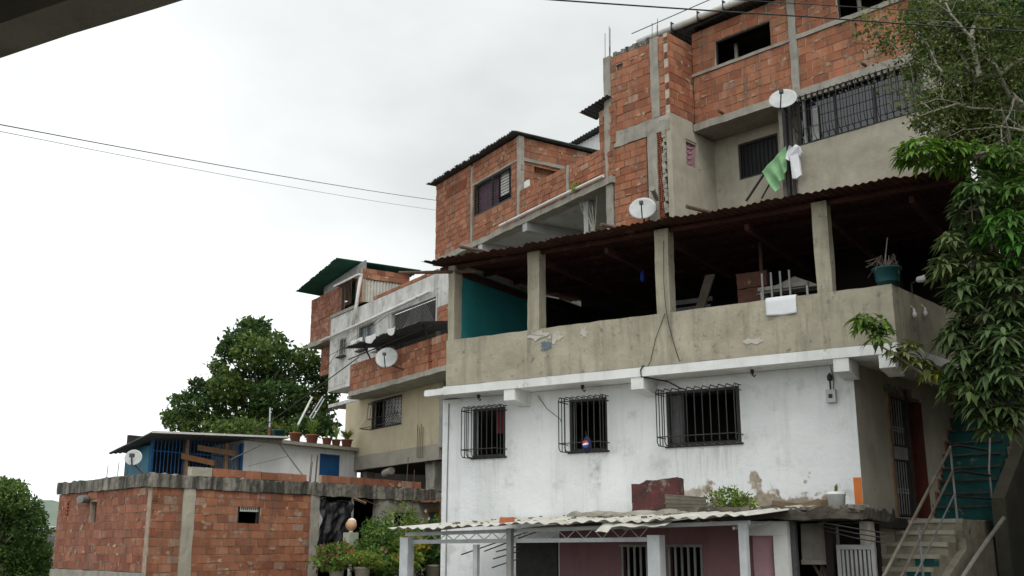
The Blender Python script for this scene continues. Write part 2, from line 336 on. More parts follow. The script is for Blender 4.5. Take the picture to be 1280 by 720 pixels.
def bricks(mb, mo, x0, x1, z0, z1, y, holes=(), bw=.36, bh=.205, th=.14, seed=1, tones=BR, ends='', mortar=True, ragged=0):
    """running bond of clay blocks in front of a recessed mortar wall; ends 'l','r' leave hollow block ends showing"""
    rnd = random.Random(seed)
    if mortar: wall(mo, x0 + .004, x1 - .004, z0, z1 - .004, y + .016, y + th, holes)
    nrow = max(1, round((z1 - z0) / bh)); h = (z1 - z0) / nrow; g = .016
    for r in range(nrow):
        za, zb = z0 + r * h, z0 + (r + 1) * h; zc = (za + zb) / 2
        x = x0 - (bw * .5 if r % 2 else 0) + rnd.uniform(-.03, .03)
        cuts = [(a[0], a[1]) for a in holes if a[2] < zc < a[3]]
        while x < x1:
            xa, xb = max(x, x0), min(x + bw * rnd.choice((1, 1, 1, .93, 1.05)), x1); x = xb if xb < x1 else x1
            segs = [(xa, xb)]
            for ca, cb in cuts:
                segs = [q for (p0, p1) in segs for q in ((p0, min(p1, ca)), (max(p0, cb), p1)) if q[1] - q[0] > .03]
            for p0, p1 in segs:
                if p1 - p0 < .04: continue
                if ragged and r == nrow - 1 and rnd.random() < ragged: continue
                c = rnd.choice(tones); k = rnd.uniform(.86, 1.12); c = tuple(v * k for v in c)
                if rnd.random() < .03: c = (.40 * k, .24 * k, .17 * k)
                yy = y + rnd.uniform(-.006, .007); gz = g * rnd.uniform(.2, .8); t0, t1 = rnd.uniform(-.004, .004), rnd.uniform(-.004, .004)
                a0, a1, b0, b1 = p0 + g * rnd.uniform(.1, 1.0), p1 - g * rnd.uniform(.1, 1.0), za + gz, zb - gz
                d = y + .03
                mb.add([(a0, yy, b0 + t0), (a1, yy + t0, b0 + t1), (a1, yy + t1, b1 + t1), (a0, yy, b1 + t0), (a0, d, b0), (a1, d, b0), (a1, d, b1), (a0, d, b1)],
                       [(0, 1, 2, 3), (0, 3, 7, 4), (1, 5, 6, 2), (0, 4, 5, 1), (3, 2, 6, 7)], c)
    # mortar smeared over joints and faces
    for _ in range(int((x1 - x0) * (z1 - z0) * 3.8)):
        cx, cz = rnd.uniform(x0 + .1, x1 - .1) if x1 - x0 > .3 else (x0 + x1) / 2, z0 + h * round(rnd.uniform(.5, nrow - .5)) + rnd.uniform(-.05, .05)
        if any(a[0] - .15 < cx < a[1] + .15 and a[2] - .12 < cz < a[3] + .12 for a in holes): continue
        rx, rz = rnd.uniform(.03, .11) * (1 if x1 - x0 > .6 else .5), rnd.uniform(.015, .06); m = 9; k = rnd.uniform(.75, 1.2); q = [rnd.uniform(.45, 1.2) for _ in range(m)]
        cz = min(max(cz, z0 + .08), z1 - .08); c = rnd.choice(((.46, .37, .27), (.42, .27, .18), (.45, .31, .21)))
        mb.add([(cx + rx * q[i] * math.cos(6.283 * i / m), y - .0085 - .0004 * (_ % 9), cz + rz * q[i] * math.sin(6.283 * i / m)) for i in range(m)], [tuple(range(m))], tuple(v * k for v in c))
def hollow(mb, ho, x0, x1, z0, z1, y, nx=2, nz_=3, c=(.40, .14, .08), d=.05):
    """open end of a hollow clay block: webs in front of dark cells"""
    ho.box(x0, x1, y + d, y + d + .01, z0, z1)
    w = .014
    for i in range(nx + 1):
        xx = x0 + (x1 - x0 - w) * i / nx; mb.box(xx, xx + w, y, y + d - .001, z0, z1, c)
    for k in range(nz_ + 1):
        zz = z0 + (z1 - z0 - w) * k / nz_
        for i in range(nx):
            xa = x0 + (x1 - x0 - w) * i / nx + w; xb = x0 + (x1 - x0 - w) * (i + 1) / nx
            mb.box(xa, xb, y + .001, y + d - .002, zz, zz + w, c)
def flush(p, mort='mortar', name='brick_wall'):
    global B, MO, HO
    o = B.build(name, 'brick', p)
    if MO.F: MO.build('mortar_bed', mort, o)
    if HO.F: HO.build('block_core', 'hole', o)
    B, MO, HO = MB(), MB(), MB(); return o
B, MO, HO = MB(), MB(), MB()
def corrug(mb, fn, nu_len, nv, pitch=.15, amp=.018, th=.004, jag=0, seed=1, c=None):
    """corrugated sheet: fn(u,v) base point; corrugations run along v; nu_len length along u in metres"""
    nu = max(8, int(nu_len / pitch * 8)); rnd = random.Random(seed); off = [rnd.uniform(-jag, jag) for _ in range(nu // 8 + 2)]
    def f(u, v):
        uu = round(u * nu) / nu; k = off[int(uu * nu) // 8]
        p = Vector(fn(u, v + (k if v < .01 else 0)))
        p.z += amp * math.cos(2 * math.pi * uu * nu / 8) + .006 * noise.noise(Vector((u * 5, v * 3, seed)))
        return p
    return mb.grid(f, nu, nv, th, c)
def grille_cage(mb, x0, x1, z0, z1, d, nbar, hz, r=.009):
    """window cage: rods that bend back into the wall at top and bottom, cross bars, and side rods"""
    def rod(x, dd=d):
        e = .05
        mb.tube([(x, .0, z1), (x, -dd + e, z1), (x, -dd, z1 - e), (x, -dd, z0 + e), (x, -dd + e, z0), (x, .0, z0)], r, 5)
    for i in range(nbar): rod(x0 + (x1 - x0) * i / (nbar - 1))
    for z in hz: mb.tube([(x0, 0, z), (x0, -d - r, z), (x1, -d - r, z), (x1, 0, z)], r, 5)
    for x in (x0, x1):
        for q in (.33, .66): mb.tube([(x, -d * q, z0), (x, -d * q, z1)], r, 5)
def arr_mesh(name, V, F, C, mat, parent=None, loc=None):
    """quick path for leaves: numpy arrays of verts, quads/tris and face colours"""
    me = bpy.data.meshes.new(name); me.from_pydata(V.tolist() if hasattr(V, 'tolist') else V, [], F.tolist() if hasattr(F, 'tolist') else F)
    at = me.color_attributes.new('Col', 'FLOAT_COLOR', 'CORNER'); k = len(F[0])
    a = np.repeat(np.asarray(C, float), k, axis=0); at.data.foreach_set('color', np.hstack([a, np.ones((len(a), 1))]).ravel())
    me.materials.append(M[mat]); o = bpy.data.objects.new(name, me); COL.objects.link(o)
    if parent: o.parent = parent
    if loc: o.location = loc
    return o
def leaf_cloud(P, size, rng, cols, cidx, droop=.3):
    """P: N points. one folded leaf (two triangles pairs) per point"""
    n = len(P); d = rng.normal(size=(n, 3)); d[:, 2] -= droop; d /= np.linalg.norm(d, axis=1)[:, None]
    a = np.cross(d, rng.normal(size=(n, 3))); a /= np.linalg.norm(a, axis=1)[:, None]; b = np.cross(d, a)
    s = (size * rng.uniform(.6, 1.3, n))[:, None]
    v = np.stack([P, P + d * s * .5 + a * s * .27 + b * s * .08, P + d * s, P + d * s * .5 - a * s * .27 + b * s * .08], 1).reshape(-1, 3)
    i = np.arange(n)[:, None] * 4
    f = np.concatenate([i + [0, 1, 2], i + [0, 2, 3]], 1).reshape(-1, 3)
    c = np.asarray(cols)[cidx] * rng.uniform(.65, 1.35, (n, 1)); c = np.repeat(c, 2, axis=0)
    return v, f, c
def clump_pts(rng, c, r, n):
    """points in the shell of a lumpy ellipsoid, thinned below"""
    d = rng.normal(size=(n, 3)); d /= np.linalg.norm(d, axis=1)[:, None]
    rad = rng.uniform(.35, 1, (n, 1)) ** .5
    lump = 1 + .22 * np.sin(d[:, :1] * 5 + c[0]) * np.cos(d[:, 1:2] * 4 + c[1]) + .15 * np.sin(d[:, 2:] * 7 + c[2])
    return np.asarray(c) + d * rad * lump * np.asarray(r)
# ================================================================== SETTING: ground, hill
def sst(t): t = min(1, max(0, t)); return t * t * (3 - 2 * t)
def gh(x, y):
    dx, dy = x - FM.ox, y - FM.oy; b = -FM.s * dx + FM.c * dy; a = FM.c * dx + FM.s * dy
    h = 9 * sst((b - 5) / 10) * sst((x + 5) / 10)
    h = max(h, 2.2 * sst((y - 28) / 8) * sst((x + 14) / 6))
    sx, sy = FS.c * dx + FS.s * dy, -FS.s * dx + FS.c * dy; t = -sy
    bank = (sst((t - 1.05) / 1.0) * .9 + sst((t - 1.6) / 4.5) * 3.6) * (1 + .16 * max(0, min(sx, 30))) * sst((sx + 4.5) / 5)
    h = max(h, bank) + .06 * noise.noise(Vector((x * .9, y * .9, 0))) * (1 if h + bank > .2 else .3)
    h += sst((x - 12) / 25) * 9 * sst((y - 14) / 20)
    far = math.hypot(x, y)
    return h * sst((260 - far) / 120)
ax = sorted({round(v, 3) for v in np.concatenate([np.arange(-16, 22, .5), np.arange(-60, 61, 4), np.array([-3000, -1500, -800, -400, -250, -160, -100, 100, 160, 250, 400, 800, 1500, 3000])])})
ay = sorted({round(v, 3) for v in np.concatenate([np.arange(8, 42, .5), np.arange(-40, 81, 4), np.array([-3000, -1000, -400, -150, -80, 120, 180, 260, 400, 700, 1200, 2000, 3500])])})
g = MB(); g.V = [(x, y, gh(x, y)) for x in ax for y in ay]; w = len(ay)
g.F = [(i * w + j, (i + 1) * w + j, (i + 1) * w + j + 1, i * w + j + 1) for i in range(len(ax) - 1) for j in range(w - 1)]; g.C = [(1, 1, 1)] * len(g.F)
def soil_zone(e, out):
    n, ln, co, rng, mix = (e[k] for k in ('n', 'ln', 'co', 'rng', 'mix'))
    s = n('ShaderNodeSeparateXYZ'); ln(co, s.inputs[0])
    return mix(rng(s.outputs[2], .3, .8), out, mix(rng(e['noise_'](5), .4, .65), (.045, .034, .024), (.085, .066, .042)))
M['ground'] = pm('dusty_ground_and_soil', (.115, .105, .088), (.08, .074, .06), .4, .95, .5, 6, blotch=(.07, .085, .035), bl_sc=.25, bl_t=.5, bl_w=.2, zone=soil_zone)
go = g.build('ground', 'ground', smooth=True); go['kind'] = 'structure'; go['label'] = 'dusty ground rising to a dark soil bank'
hb = MB()
def hillf(u, v):
    x = -900 + 1500 * u; y = 620 + 500 * v
    z = (46 + 22 * noise.noise(Vector((u * 4, 1, 0))) + 9 * noise.noise(Vector((u * 13, v * 3, 2)))) * math.sin(math.pi * min(1, v * .98 + .01)) + 3 * noise.noise(Vector((u * 60, v * 20, 1)))
    return (x, y, z - 4)
hb.grid(hillf, 120, 24); ho = hb.build('hills', 'hill', smooth=True); ho['kind'] = 'structure'

# ================================================================== PORCH HOUSE (white lower storey, cement porch above)
ph = thing('porch_house', 'white lower storey with barred windows under a cement porch and rusted tin roof', 'house', FM.w(0, 0, 0), FM.deg)
WIN = [(-6.85, -6.14, 3.13, 4.01), (-4.83, -4.10, 3.14, 4.03), (-3.02, -1.77, 3.15, 4.03)]
mb = MB(); wall(mb, -7.53, 0, 0, 4.22, 0, .18, WIN)
mb.box(-7.53, -7.35, .18, 6, 0, 4.22); mb.build('front_wall', 'white', ph)
# side wall with the door opening
DO = (1.12, 2.52, 2.02, 3.93)
rS = FM.rel(FS)
mb = MB().frame(*rS); wall(mb, .001, 5.6, 0, 4.22, .0, .18, [DO]); mb.build('side_wall', 'conc_l', ph)
mb = MB(); mb.box(-7.5, .9, 5.9, 6.1, 0, 6.6); mb.box(-7.3, .3, 1.9, 2.0, 2.0, 4.2); mb.box(-7.345, -7.30, .185, 1.9, 2.0, 4.2); mb.box(-7.3, .3, .3, 5.9, 1.85, 2.0); mb.box(-7.3, .3, 3.4, 3.5, 2.0, 4.2); mb.build('inner_wall', 'dark', ph)  # thin box lines the left wall dark to paint the room's shade
# floor slab with white edge, brackets
poly = [(-7.12, -.55), (.78, -.55), (.78 + .158 * 6.4, -.55 + .987 * 6.4), (-7.12, 6)]
mb = MB(); mb.prism(poly, 4.225, 4.372); mb.rbox(-7.55, -7.10, -.55, .5, 4.24, 4.36, .1, .02, top=.02)
mb.build('floor_slab', 'white2', ph)
for x in (-5.71, -3.265, -.02, .62):
    mb = MB(); mb.extr([(0, 0), (0, 0), (0, 0)], 0, 0) if 0 else None
    w_ = .11
    mb.add([(x - w_, -.535, 4.03), (x + w_, -.535, 4.03), (x + w_, -.003, 3.97), (x - w_, -.003, 3.97), (x - w_, -.535, 4.223), (x + w_, -.535, 4.223), (x + w_, -.003, 4.223), (x - w_, -.003, 4.223)],
           [(0, 3, 2, 1), (4, 5, 6, 7), (0, 1, 5, 4), (1, 2, 6, 5), (2, 3, 7, 6), (3, 0, 4, 7)])
    mb.build('bracket', 'white2', ph)
# parapet
mb = MB(); mb.rbox(-7.06, .775, -.552, -.43, 4.374, 5.21, .2, .006, top=.012)
mb.frame(.78, -.55, rS[2]); mb.rbox(.0, 5.4, .0, .12, 4.374, 5.205, .2, .006, top=.012)
mb.build('parapet', 'conc', ph)
for x, wd in ((-6.99, .14), (-5.22, .235), (-2.77, .235), (-.18, .225)):
    mb = MB(); mb.rbox(x - wd / 2, x + wd / 2, -.52, -.29, 5.205, 6.62, .16, .008, sd=x); mb.build('column', 'conc', ph)
mb = MB(); mb.box(-7.06, -6.95, -.28, 5.9, 4.38, 6.75); mb.build('end_wall', 'oldwhite', ph)
mb = MB(); mb.box(-6.948, -6.93, 2.3, 5.88, 4.38, 6.72); mb.build('shade_lining', 'brown_dark', ph)  # near-black skin paints the shade deep inside the porch
mb = MB(); mb.box(-6.948, -6.92, -.27, 2.3, 4.38, 6.6); mb.build('painted_wall', 'teal', ph, label='teal painted inside of the porch end wall')
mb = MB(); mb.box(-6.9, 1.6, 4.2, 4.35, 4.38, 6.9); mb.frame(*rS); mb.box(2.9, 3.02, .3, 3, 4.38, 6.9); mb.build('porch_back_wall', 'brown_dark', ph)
# rusted roof
mb = MB()
def rf(u, v):
    x = -7.36 + 9.2 * u; y = -.93 + 5.4 * v
    return (x + v * .5 * u, y, 6.645 + .055 * 5.4 * v + .035 * noise.noise(Vector((u * 7, v * 2, 0))) + .012 * noise.noise(Vector((u * 40, 1, 0))))
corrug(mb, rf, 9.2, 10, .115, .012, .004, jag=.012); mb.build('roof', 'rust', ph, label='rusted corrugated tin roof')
for y in (-.46, .45, 1.5, 2.7):
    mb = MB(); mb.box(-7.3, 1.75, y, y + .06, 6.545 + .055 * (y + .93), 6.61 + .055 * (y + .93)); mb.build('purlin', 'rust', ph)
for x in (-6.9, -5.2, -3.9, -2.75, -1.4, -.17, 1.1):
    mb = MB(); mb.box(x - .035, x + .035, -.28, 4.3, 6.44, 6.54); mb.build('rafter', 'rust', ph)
# loose tube ends that stick out past the roof edge
mb = MB()
for q0, q1 in (((-6.35, -1.15, 6.73), (-5.85, -.4, 6.67)), ((-7.85, -1.0, 6.50), (-6.6, -.3, 6.50)), ((-2.05, -1.1, 6.72), (-1.75, -.5, 6.69)), ((-3.6, -1.02, 6.71), (-3.3, -.4, 6.69))):
    mb = MB(); mb.tube([q0, q1], .032, 7); mb.build('roof_tube', 'rebar', ph)
# windows
for i, (a, b, c, d) in enumerate(WIN):
    mb = MB(); t = .045
    for q in ((a, a + t, c, d), (b - t, b, c, d), (a + t, b - t, c, c + t), (a + t, b - t, d - t, d)): mb.box(q[0], q[1], .02, .08, q[2], q[3])
    if i == 2: mb.box(a + .26, a + .30, .03, .08, c + t, d - t)
    w0 = mb.build('window', 'iron', ph)
    mb = MB(); grille_cage(mb, a - .03, b + .03, c - .01, d + .01, .31, (8, 8, 11)[i], (c + .12, d - .07)); mb.build('grille', 'iron', w0)
    mb = MB(); mb.box(a - .03, b + .03, -.02, .10, c - .03, c - .003); mb.build('sill', 'iron', w0)
    if i == 0:
        mb = MB(); mb.grid(lambda u, v: (b - .27 + .24 * u, .12 + .02 * math.sin(u * 18), c + .42 + .4 * v), 20, 4, .004); mb.build('curtain', 'curtain_r', w0)
    if i == 2:
        mb = MB(); mb.box(a + .05, a + .25, .10, .115, c + .05, d - .05); mb.build('shutter', 'zinc_d', w0)
# door in the side wall
mb = MB().frame(*rS); a, b, c, d = DO
mb.box(a, a + .07, -.03, .12, c, d); mb.box(a + .07, b, .02, .12, d - .05, d); dr = mb.build('door', 'wood', ph)
mb = MB().frame(*rS); x0, x1 = a + .08, a + .74
mb.box(x0, x0 + .035, .02, .05, c + .02, d - .06); mb.box(x1 - .035, x1, .02, .05, c + .02, d - .06)
for z in (c + .02, c + .85, c + 1.08, d - .09): mb.box(x0 + .035, x1 - .035, .02, .05, z, z + .03)
mb.build('gate', 'iron', dr)
for k in range(6):
    x = x0 + .07 + k * .095
    mb = MB().frame(*rS); mb.tube([(x, .03, c + .04), (x, .03, d - .08)], .007, 5)
    for z in (c + .40, c + 1.35): mb.lathe([(.004, z - .05), (.02, z - .03), (.008, z), (.02, z + .03), (.004, z + .05)], x, .03, 6)
    mb.build('gate_bar', 'zinc', dr)
mb = MB().frame(*rS); mb.box(x0 + .036, x1 - .036, .012, .056, c + .885, c + 1.075); mb.build('lock_plate', 'zinc', dr)
mb = MB().frame(*rS); mb.box(x0 + .02, x1 - .02, .075, .085, c + .02, d - .1); mb.build('gate_backing', 'iron', dr)
mb = MB().frame(*rS); mb.box(b - .05, b - .003, -.01, .181, c, d - .05); mb.box(a + .80, a + 1.14, .10, .14, c, d - .06); mb.box(a + .84, a + 1.10, .085, .1, c + .15, c + .85); mb.box(a + .84, a + 1.10, .085, .1, c + 1.0, c + 1.7); mb.build('door_leaf', 'red', dr)
mb = MB().frame(*rS)
for k in range(14):
    rr = random.Random(k); x = 1.05 + k * .075; mb.rbox(x, x + .09, -.03, .02, 3.93 + rr.uniform(-.02, .01), 4.0 + rr.uniform(0, .05), .05, .02, sd=k)
mb.build('broken_lintel', 'ring', ph)
# meter box, conduit, cables, hooks
mb = MB(); mb.box(-.40, -.26, -.09, 0, 3.66, 3.85); mt = mb.build('meter_box', 'steel', ph, label='small grey electric meter box')
mb = MB(); mb.box(-.36, -.30, -.096, -.09, 3.72, 3.78); mb.build('meter_window', 'iron', mt)
mb = MB(); mb.tube([(-.34, -.03, 3.85), (-.34, -.03, 4.1)], .012); mb.lathe([(.01, 3.98), (.04, 4.0), (.04, 4.06), (.012, 4.1)], -.34, -.03, 8); mb.tube([(-.3, -.02, 3.85), (-.28, -.03, 4.0), (-.31, -.05, 4.2)], .006)
mb.build('conduit', 'iron', ph)
mb = MB(); mb.tube([(-7.40, -.012, 0), (-7.40, -.012, 2.4), (-7.385, -.012, 4.15)], .010, 5); mb.build('conduit', 'cable_g', ph)
mb = MB(); mb.tube([(-5.45, -.02, 4.15), (-5.25, -.04, 3.9), (-4.95, -.1, 3.7), (-4.84, -.28, 3.63)], .006, 5); mb.build('wall_cable', 'cable', ph); mb = MB()
mb.tube([(-3.13, -.56, 4.40), (-3.18, -.57, 4.33), (-3.18, -.55, 4.22), (-2.9, -.15, 4.17), (-2.72, -.04, 4.05)], .012, 5); mb.build('wall_cable', 'cable', ph); mb = MB()
mb.tube([(-2.70, -.565, 6.4), (-2.72, -.57, 5.7), (-2.70, -.58, 5.3), (-2.66, -.57, 5.0), (-2.55, -.565, 4.55), (-2.5, -.56, 4.4)], .006, 5)
mb.tube([(-2.72, -.57, 5.2), (-2.9, -.57, 4.8), (-3.0, -.57, 4.45), (-3.05, -.57, 4.38)], .005, 5)
mb.build('wall_cable', 'cable', ph)
for x in (-6.55, -4.42, -1.45):
    mb = MB(); mb.tube([(x, -.25, 4.22), (x, -.25, 4.14), (x + .03, -.25, 4.11), (x + .05, -.25, 4.14)], .012, 5); mb.lathe([(.03, 4.16), (.03, 4.22)], x, -.25, 8, close=True); mb.build('hook', 'iron', ph)
mb = MB(); mb.rbox(-.115, -.002, -.004, .0, 2.02, 2.56, .06, .0015); mb.build('paint_patch', 'orange', ph, label='orange paint patch on the white wall corner')
mb = MB(); mb.add([(q_ * math.cos(k * .35), q_ * math.sin(k * .35), 0) for k in range(18) for q_ in (.075 * (1 + .45 * math.sin(k * 2.1) * math.cos(k * .9)),)], [tuple(range(18))])
for k, v in enumerate(mb.V): mb.V[k] = (v[0] * 1.3 - 4.95, -.566 + v[2], v[1] * 1.1 + 4.90)
mb.build('paint_mark', M['bluep'] if 0 else pm('faded_blue_paint', (.10, .145, .20), (.16, .18, .19), 9, .9, .1), ph)
mb = MB()
for k, (x, y, z) in enumerate(((.5, -.5, 4.72), (.95, .4, 4.85))):
    pass
for k, (x, z, a, b) in enumerate(((-5.1, 5.10, .22, .07), (-4.75, 5.03, .12, .10), (-4.2, 5.05, .06, .10), (-1.3, 4.6, .15, .05))):
    mb = MB(); mb.add([(x + a * (1 + .4 * math.sin(q * 2.7 + k)) * math.cos(q * .45), -.5605, z + b * (1 + .5 * math.cos(q * 1.9 + k)) * math.sin(q * .45)) for q in range(14)], [tuple(range(14))]); mb.build('render_patch', pm('pale_smear', (.52, .50, .44), (.40, .38, .32), 9, .95, .3, 20), ph)
# fluorescent tube under the porch ceiling
mb = MB(); mb.tube([(-5.95, .95, 6.22), (-5.62, 1.05, 6.13)], .016, 8); mb.build('lamp_tube', 'tube_w', ph)
mb = MB(); mb.tube([(-1.66, 1.0, 4.38), (-1.64, 1.0, 6.6)], .03, 8); mb.build('roof_prop', 'rebar', ph)
# white bulbs on the outside of the side parapet
for s_, z in ((.62, 4.84), (1.05, 4.93)):
    mb = MB().frame(.78, -.55, rS[2]); mb.lathe([(.005, z + .11), (.018, z + .10), (.018, z + .06), (.035, z + .03), (.03, z - .01), (.004, z - .03)], s_, -.05, 10); mb.tube([(s_, -.002, z + .16), (s_, -.05, z + .1)], .006); mb.build('bulb', 'plastic_w', ph, smooth=True)

# things on and in the porch
def cloth(name, mat, fn, nu=14, nv=10, th=.006):
    mb = MB(); mb.grid(fn, nu, nv, th); return mb
mb = cloth('c', 0, lambda u, v: (-1.07 + .47 * u, -.56 - .012 * math.sin(u * 9) * v - .004, 5.235 - .27 * v - .02 * math.sin(u * 2.5) * v) if v > .12 else (-1.07 + .47 * u, -.56 + (.12 - v) * 1.1, 5.235 - .0 * v))
o = mb.build('towel', 'cloth_w', smooth=True); o.location = FM.w(0, 0, 0); o.rotation_euler = (0, 0, R(FM.deg)); tag(o, 'white towel hung over the cement porch parapet to dry', 'towel')
tb = thing('plant_tub', 'teal plastic tub with a dead stick plant on the porch parapet corner', 'tub', FM.w(.70, -.42, 5.215), FM.deg)
mb = MB(); mb.lathe([(.14, 0), (.175, .22), (.21, .235), (.21, .26), (.185, .26), (.16, .05)], n=22); mb.build('tub', 'plastic_teal', tb, smooth=True)
mb = MB(); mb.lathe([(.001, .24), (.19, .25)], n=14); mb.build('earth', 'soil', tb)
mb = MB(); mb.tube([(-.02, 0, .2), (.0, 0, .45), (.05, 0, .72)], [.012, .01, .006], 6)
for k in range(26):
    rr = random.Random(k); a = rr.uniform(0, 6.28); mb.tube([(0, 0, .25), (.13 * math.cos(a), .13 * math.sin(a), .36 + rr.uniform(-.05, .1)), (.24 * math.cos(a) - .05, .24 * math.sin(a), .26 + rr.uniform(-.12, .15))], .003, 4)
mb.build('stems', 'bark', tb)
fl = thing('flood_light', 'small white lamp on a bracket beside the teal tub', 'lamp', FM.w(1.0, .15, 5.21), FM.deg - 10)
mb = MB(); mb.tube([(-.1, 0, .0), (-.1, 0, .14), (.03, -.05, .16)], .014); mb.build('bracket', 'iron', fl)
mb = MB(); mb.lathe([(.02, -.05), (.045, -.03), (.05, .05), (.06, .07), (.0, .075)], n=12); 
mb.V = [(.05 + v[2], -.06 + v[1], .165 + v[0] * 1.0) for v in mb.V]; mb.build('lamp_head', 'plastic_w', fl, smooth=True)
ch = thing('slatted_rack', 'grey slatted rack leaning behind the second porch opening', 'rack', FM.w(-3.0, .8, 4.38), FM.deg)
for k in range(5):
    mb = MB(); mb.box(-.62 + .02 * k, .38, .10 * k, .10 * k + .03, .72 + .16 * k, .80 + .16 * k); mb.build('slat', 'zinc_d', ch)
for x in (-.5, .2):
    mb = MB(); mb.tube([(x, -.05, 0), (x + .05, .5, 1.55)], .025); mb.build('leg', 'zinc', ch)
o = MB(); o.frame(0, 0, 0); o.add([(0, 0, 0), (.12, 0, 0), (.55, .5, 1.72), (.38, .5, 1.72), (0, .05, 0), (.12, .05, 0), (.55, .55, 1.72), (.38, .55, 1.72)], [(0, 1, 2, 3), (7, 6, 5, 4), (0, 4, 5, 1), (1, 5, 6, 2), (2, 6, 7, 3), (3, 7, 4, 0)])
o = o.build('plank', pm('shade_toned_board', (.12, .105, .08), (.08, .07, .05), 5, .9, .2)); o.location = FM.w(-2.95, .3, 4.38); o.rotation_euler = (0, 0, R(FM.deg)); tag(o, 'weathered plank leaning in the porch beside the slatted rack', 'plank')  # board colour darkened to put the porch shade into it
st = MB(); 
for k in range(6):
    rr = random.Random(k + 40); st.rbox(-.25 + rr.uniform(-.04, .04), .25 + rr.uniform(-.04, .04), -.1, .1, .0 + k * .28, .26 + k * .28, .12, .02, c=(.16, .075, .055), sd=k)  # clay tone lowered, the dim porch is painted into the blocks
o = st.build('block_stack', 'brick'); o.location = FM.w(-1.75, .9, 4.38); o.rotation_euler = (0, 0, R(FM.deg + 6)); tag(o, 'stack of pinkish clay blocks behind the porch prop', 'blocks')
cr = thing('folding_cot', 'white metal cot frame stood inside the porch behind the towel', 'cot', FM.w(-1.15, .45, 4.38), FM.deg)
for x in (-.3, -.15, 0., .15):
    mb = MB(); mb.tube([(x, 0, .8), (x - .01, .03, 1.52)], .017); mb.build('bar', 'steel', cr)
mb = MB(); mb.box(-.4, .42, .05, .1, 1.24, 1.30); mb.add([(-.45, .1, 1.2), (.2, .1, 1.42), (.6, .1, 1.22), (.2, .3, 1.42), (.6, .3, 1.2), (-.45, .3, 1.2)], [(0, 1, 2), (0, 5, 3, 1), (1, 3, 4, 2), (5, 4, 3)]); mb.build('frame', 'conc_g', cr)
for x in (-.35, .4):
    mb = MB(); mb.tube([(x, .08, 0), (x, .08, 1.26)], .018); mb.build('leg', 'plastic_w', cr)
bo = thing('hanging_bottle', 'small blue bottle hanging on a string from the porch roof', 'bottle', FM.w(-3.85, 1.0, 6.2), FM.deg)
mb = MB(); mb.lathe([(.03, 0), (.04, .03), (.04, .15), (.015, .2), (.015, .24)], n=10, close=True); mb.build('bottle_body', 'bluep', bo, smooth=True)
mb = MB(); mb.tube([(0, 0, .24), (0, 0, .46)], .003, 4); mb.build('string', 'cable', bo)

# bag hanging on the middle window grille
bg = thing('hanging_bag', 'navy bag with a round red white and blue emblem hung on the middle window bars', 'bag', FM.w(-4.30, -.345, 3.10), FM.deg)
mb = MB(); mb.lathe([(.02, -.03), (.085, .0), (.11, .08), (.10, .17), (.05, .235), (.02, .25)], n=14); mb.V = [(v[0] * .8, v[1] * .45, v[2]) for v in mb.V]; mb.build('bag_body', 'navy', bg, smooth=True)
mb = MB(); mb.tube([(-.01, 0, .24), (-.03, .01, .33), (.03, .01, .33), (.01, 0, .24)], .006, 5); mb.build('handle', 'cable', bg)
em = MB(); em.add([(.055 * math.cos(a), -.056, .12 + .055 * math.sin(a)) for a in np.linspace(0, 2 * math.pi, 20, endpoint=False)], [tuple(range(20))]); eo = em.build('emblem', 'plastic_w', bg)
em = MB(); em.add([(.053 * math.cos(a), -.0585, .12 + .053 * math.sin(a)) for a in np.linspace(.25, math.pi - .05, 12)] + [(0, -.0585, .145)], [tuple(range(13))]); em.build('emblem_top', 'redp', eo)
em = MB(); em.add([(.053 * math.cos(a), -.0585, .12 + .053 * math.sin(a)) for a in np.linspace(math.pi + .25, 2 * math.pi - .05, 12)] + [(0, -.0585, .10)], [tuple(range(13))]); em.build('emblem_base', 'bluep', eo)

# ================================================================== STAIRS and railing beside the porch house
sr = thing('staircase', 'worn cement steps with teal painted upper flight beside the porch house door', 'stairs', FS.w(0, 0, 0), FS.deg)
WS = .88
for k in range(-6, 5):          # lower flight
    x = .0 + .34 * k; z = 1.31 + .168 * k
    mb = MB(); mb.rbox(x + .001, x + .335 + (.0 if k < 4 else 1.25), -WS, -.004, max(0, z - .36), z, .14, .011, sd=k); so = mb.build('step', 'asph', sr)
    mb = MB(); mb.rbox(x - .022, x + .05, -WS - .005, -.006, max(0, z - .05), z + .008, .1, .007, sd=k + 9); mb.build('lit_nosing', 'conc_l', so)  # paler strip paints the lit line along each step edge
mb = MB(); mb.prism([(-2.3, -WS - .12), (1.1, -WS - .12), (1.1, -WS - .004), (-2.3, -WS - .004)], 0, [0.01, 1.56, 1.56, .01]); mb.box(1.1, 2.6, -WS - .12, -WS - .004, 0, 1.70); mb.build('side_curb', 'asph', sr)
for x0, x1 in ():
    mb = MB(); mb.add([(x0, -WS - .128, 1.0 + x0 * .45), (x1, -WS - .128, 1.0 + x1 * .45), (x1, -WS - .128, 1.37 + x1 * .45), (x0, -WS - .128, 1.37 + x0 * .45), (x0, -WS - .12, 1.0 + x0 * .45), (x1, -WS - .12, 1.0 + x1 * .45), (x1, -WS - .12, 1.37 + x1 * .45), (x0, -WS - .12, 1.37 + x0 * .45)], [(0, 1, 2, 3), (0, 4, 5, 1), (3, 2, 6, 7), (0, 3, 7, 4), (1, 5, 6, 2)]); mb.build('paint_patch', 'teal2', sr)
for k in range(-1, 4):
    if k in (0, 1):
        x = .34 * k; z = 1.31 + .168 * k; mb = MB(); mb.rbox(x - .006, x + .1, -WS + .01, -WS + .34, z - .15, z + .006, .06, .004); mb.build('paint_patch', 'teal2', sr)
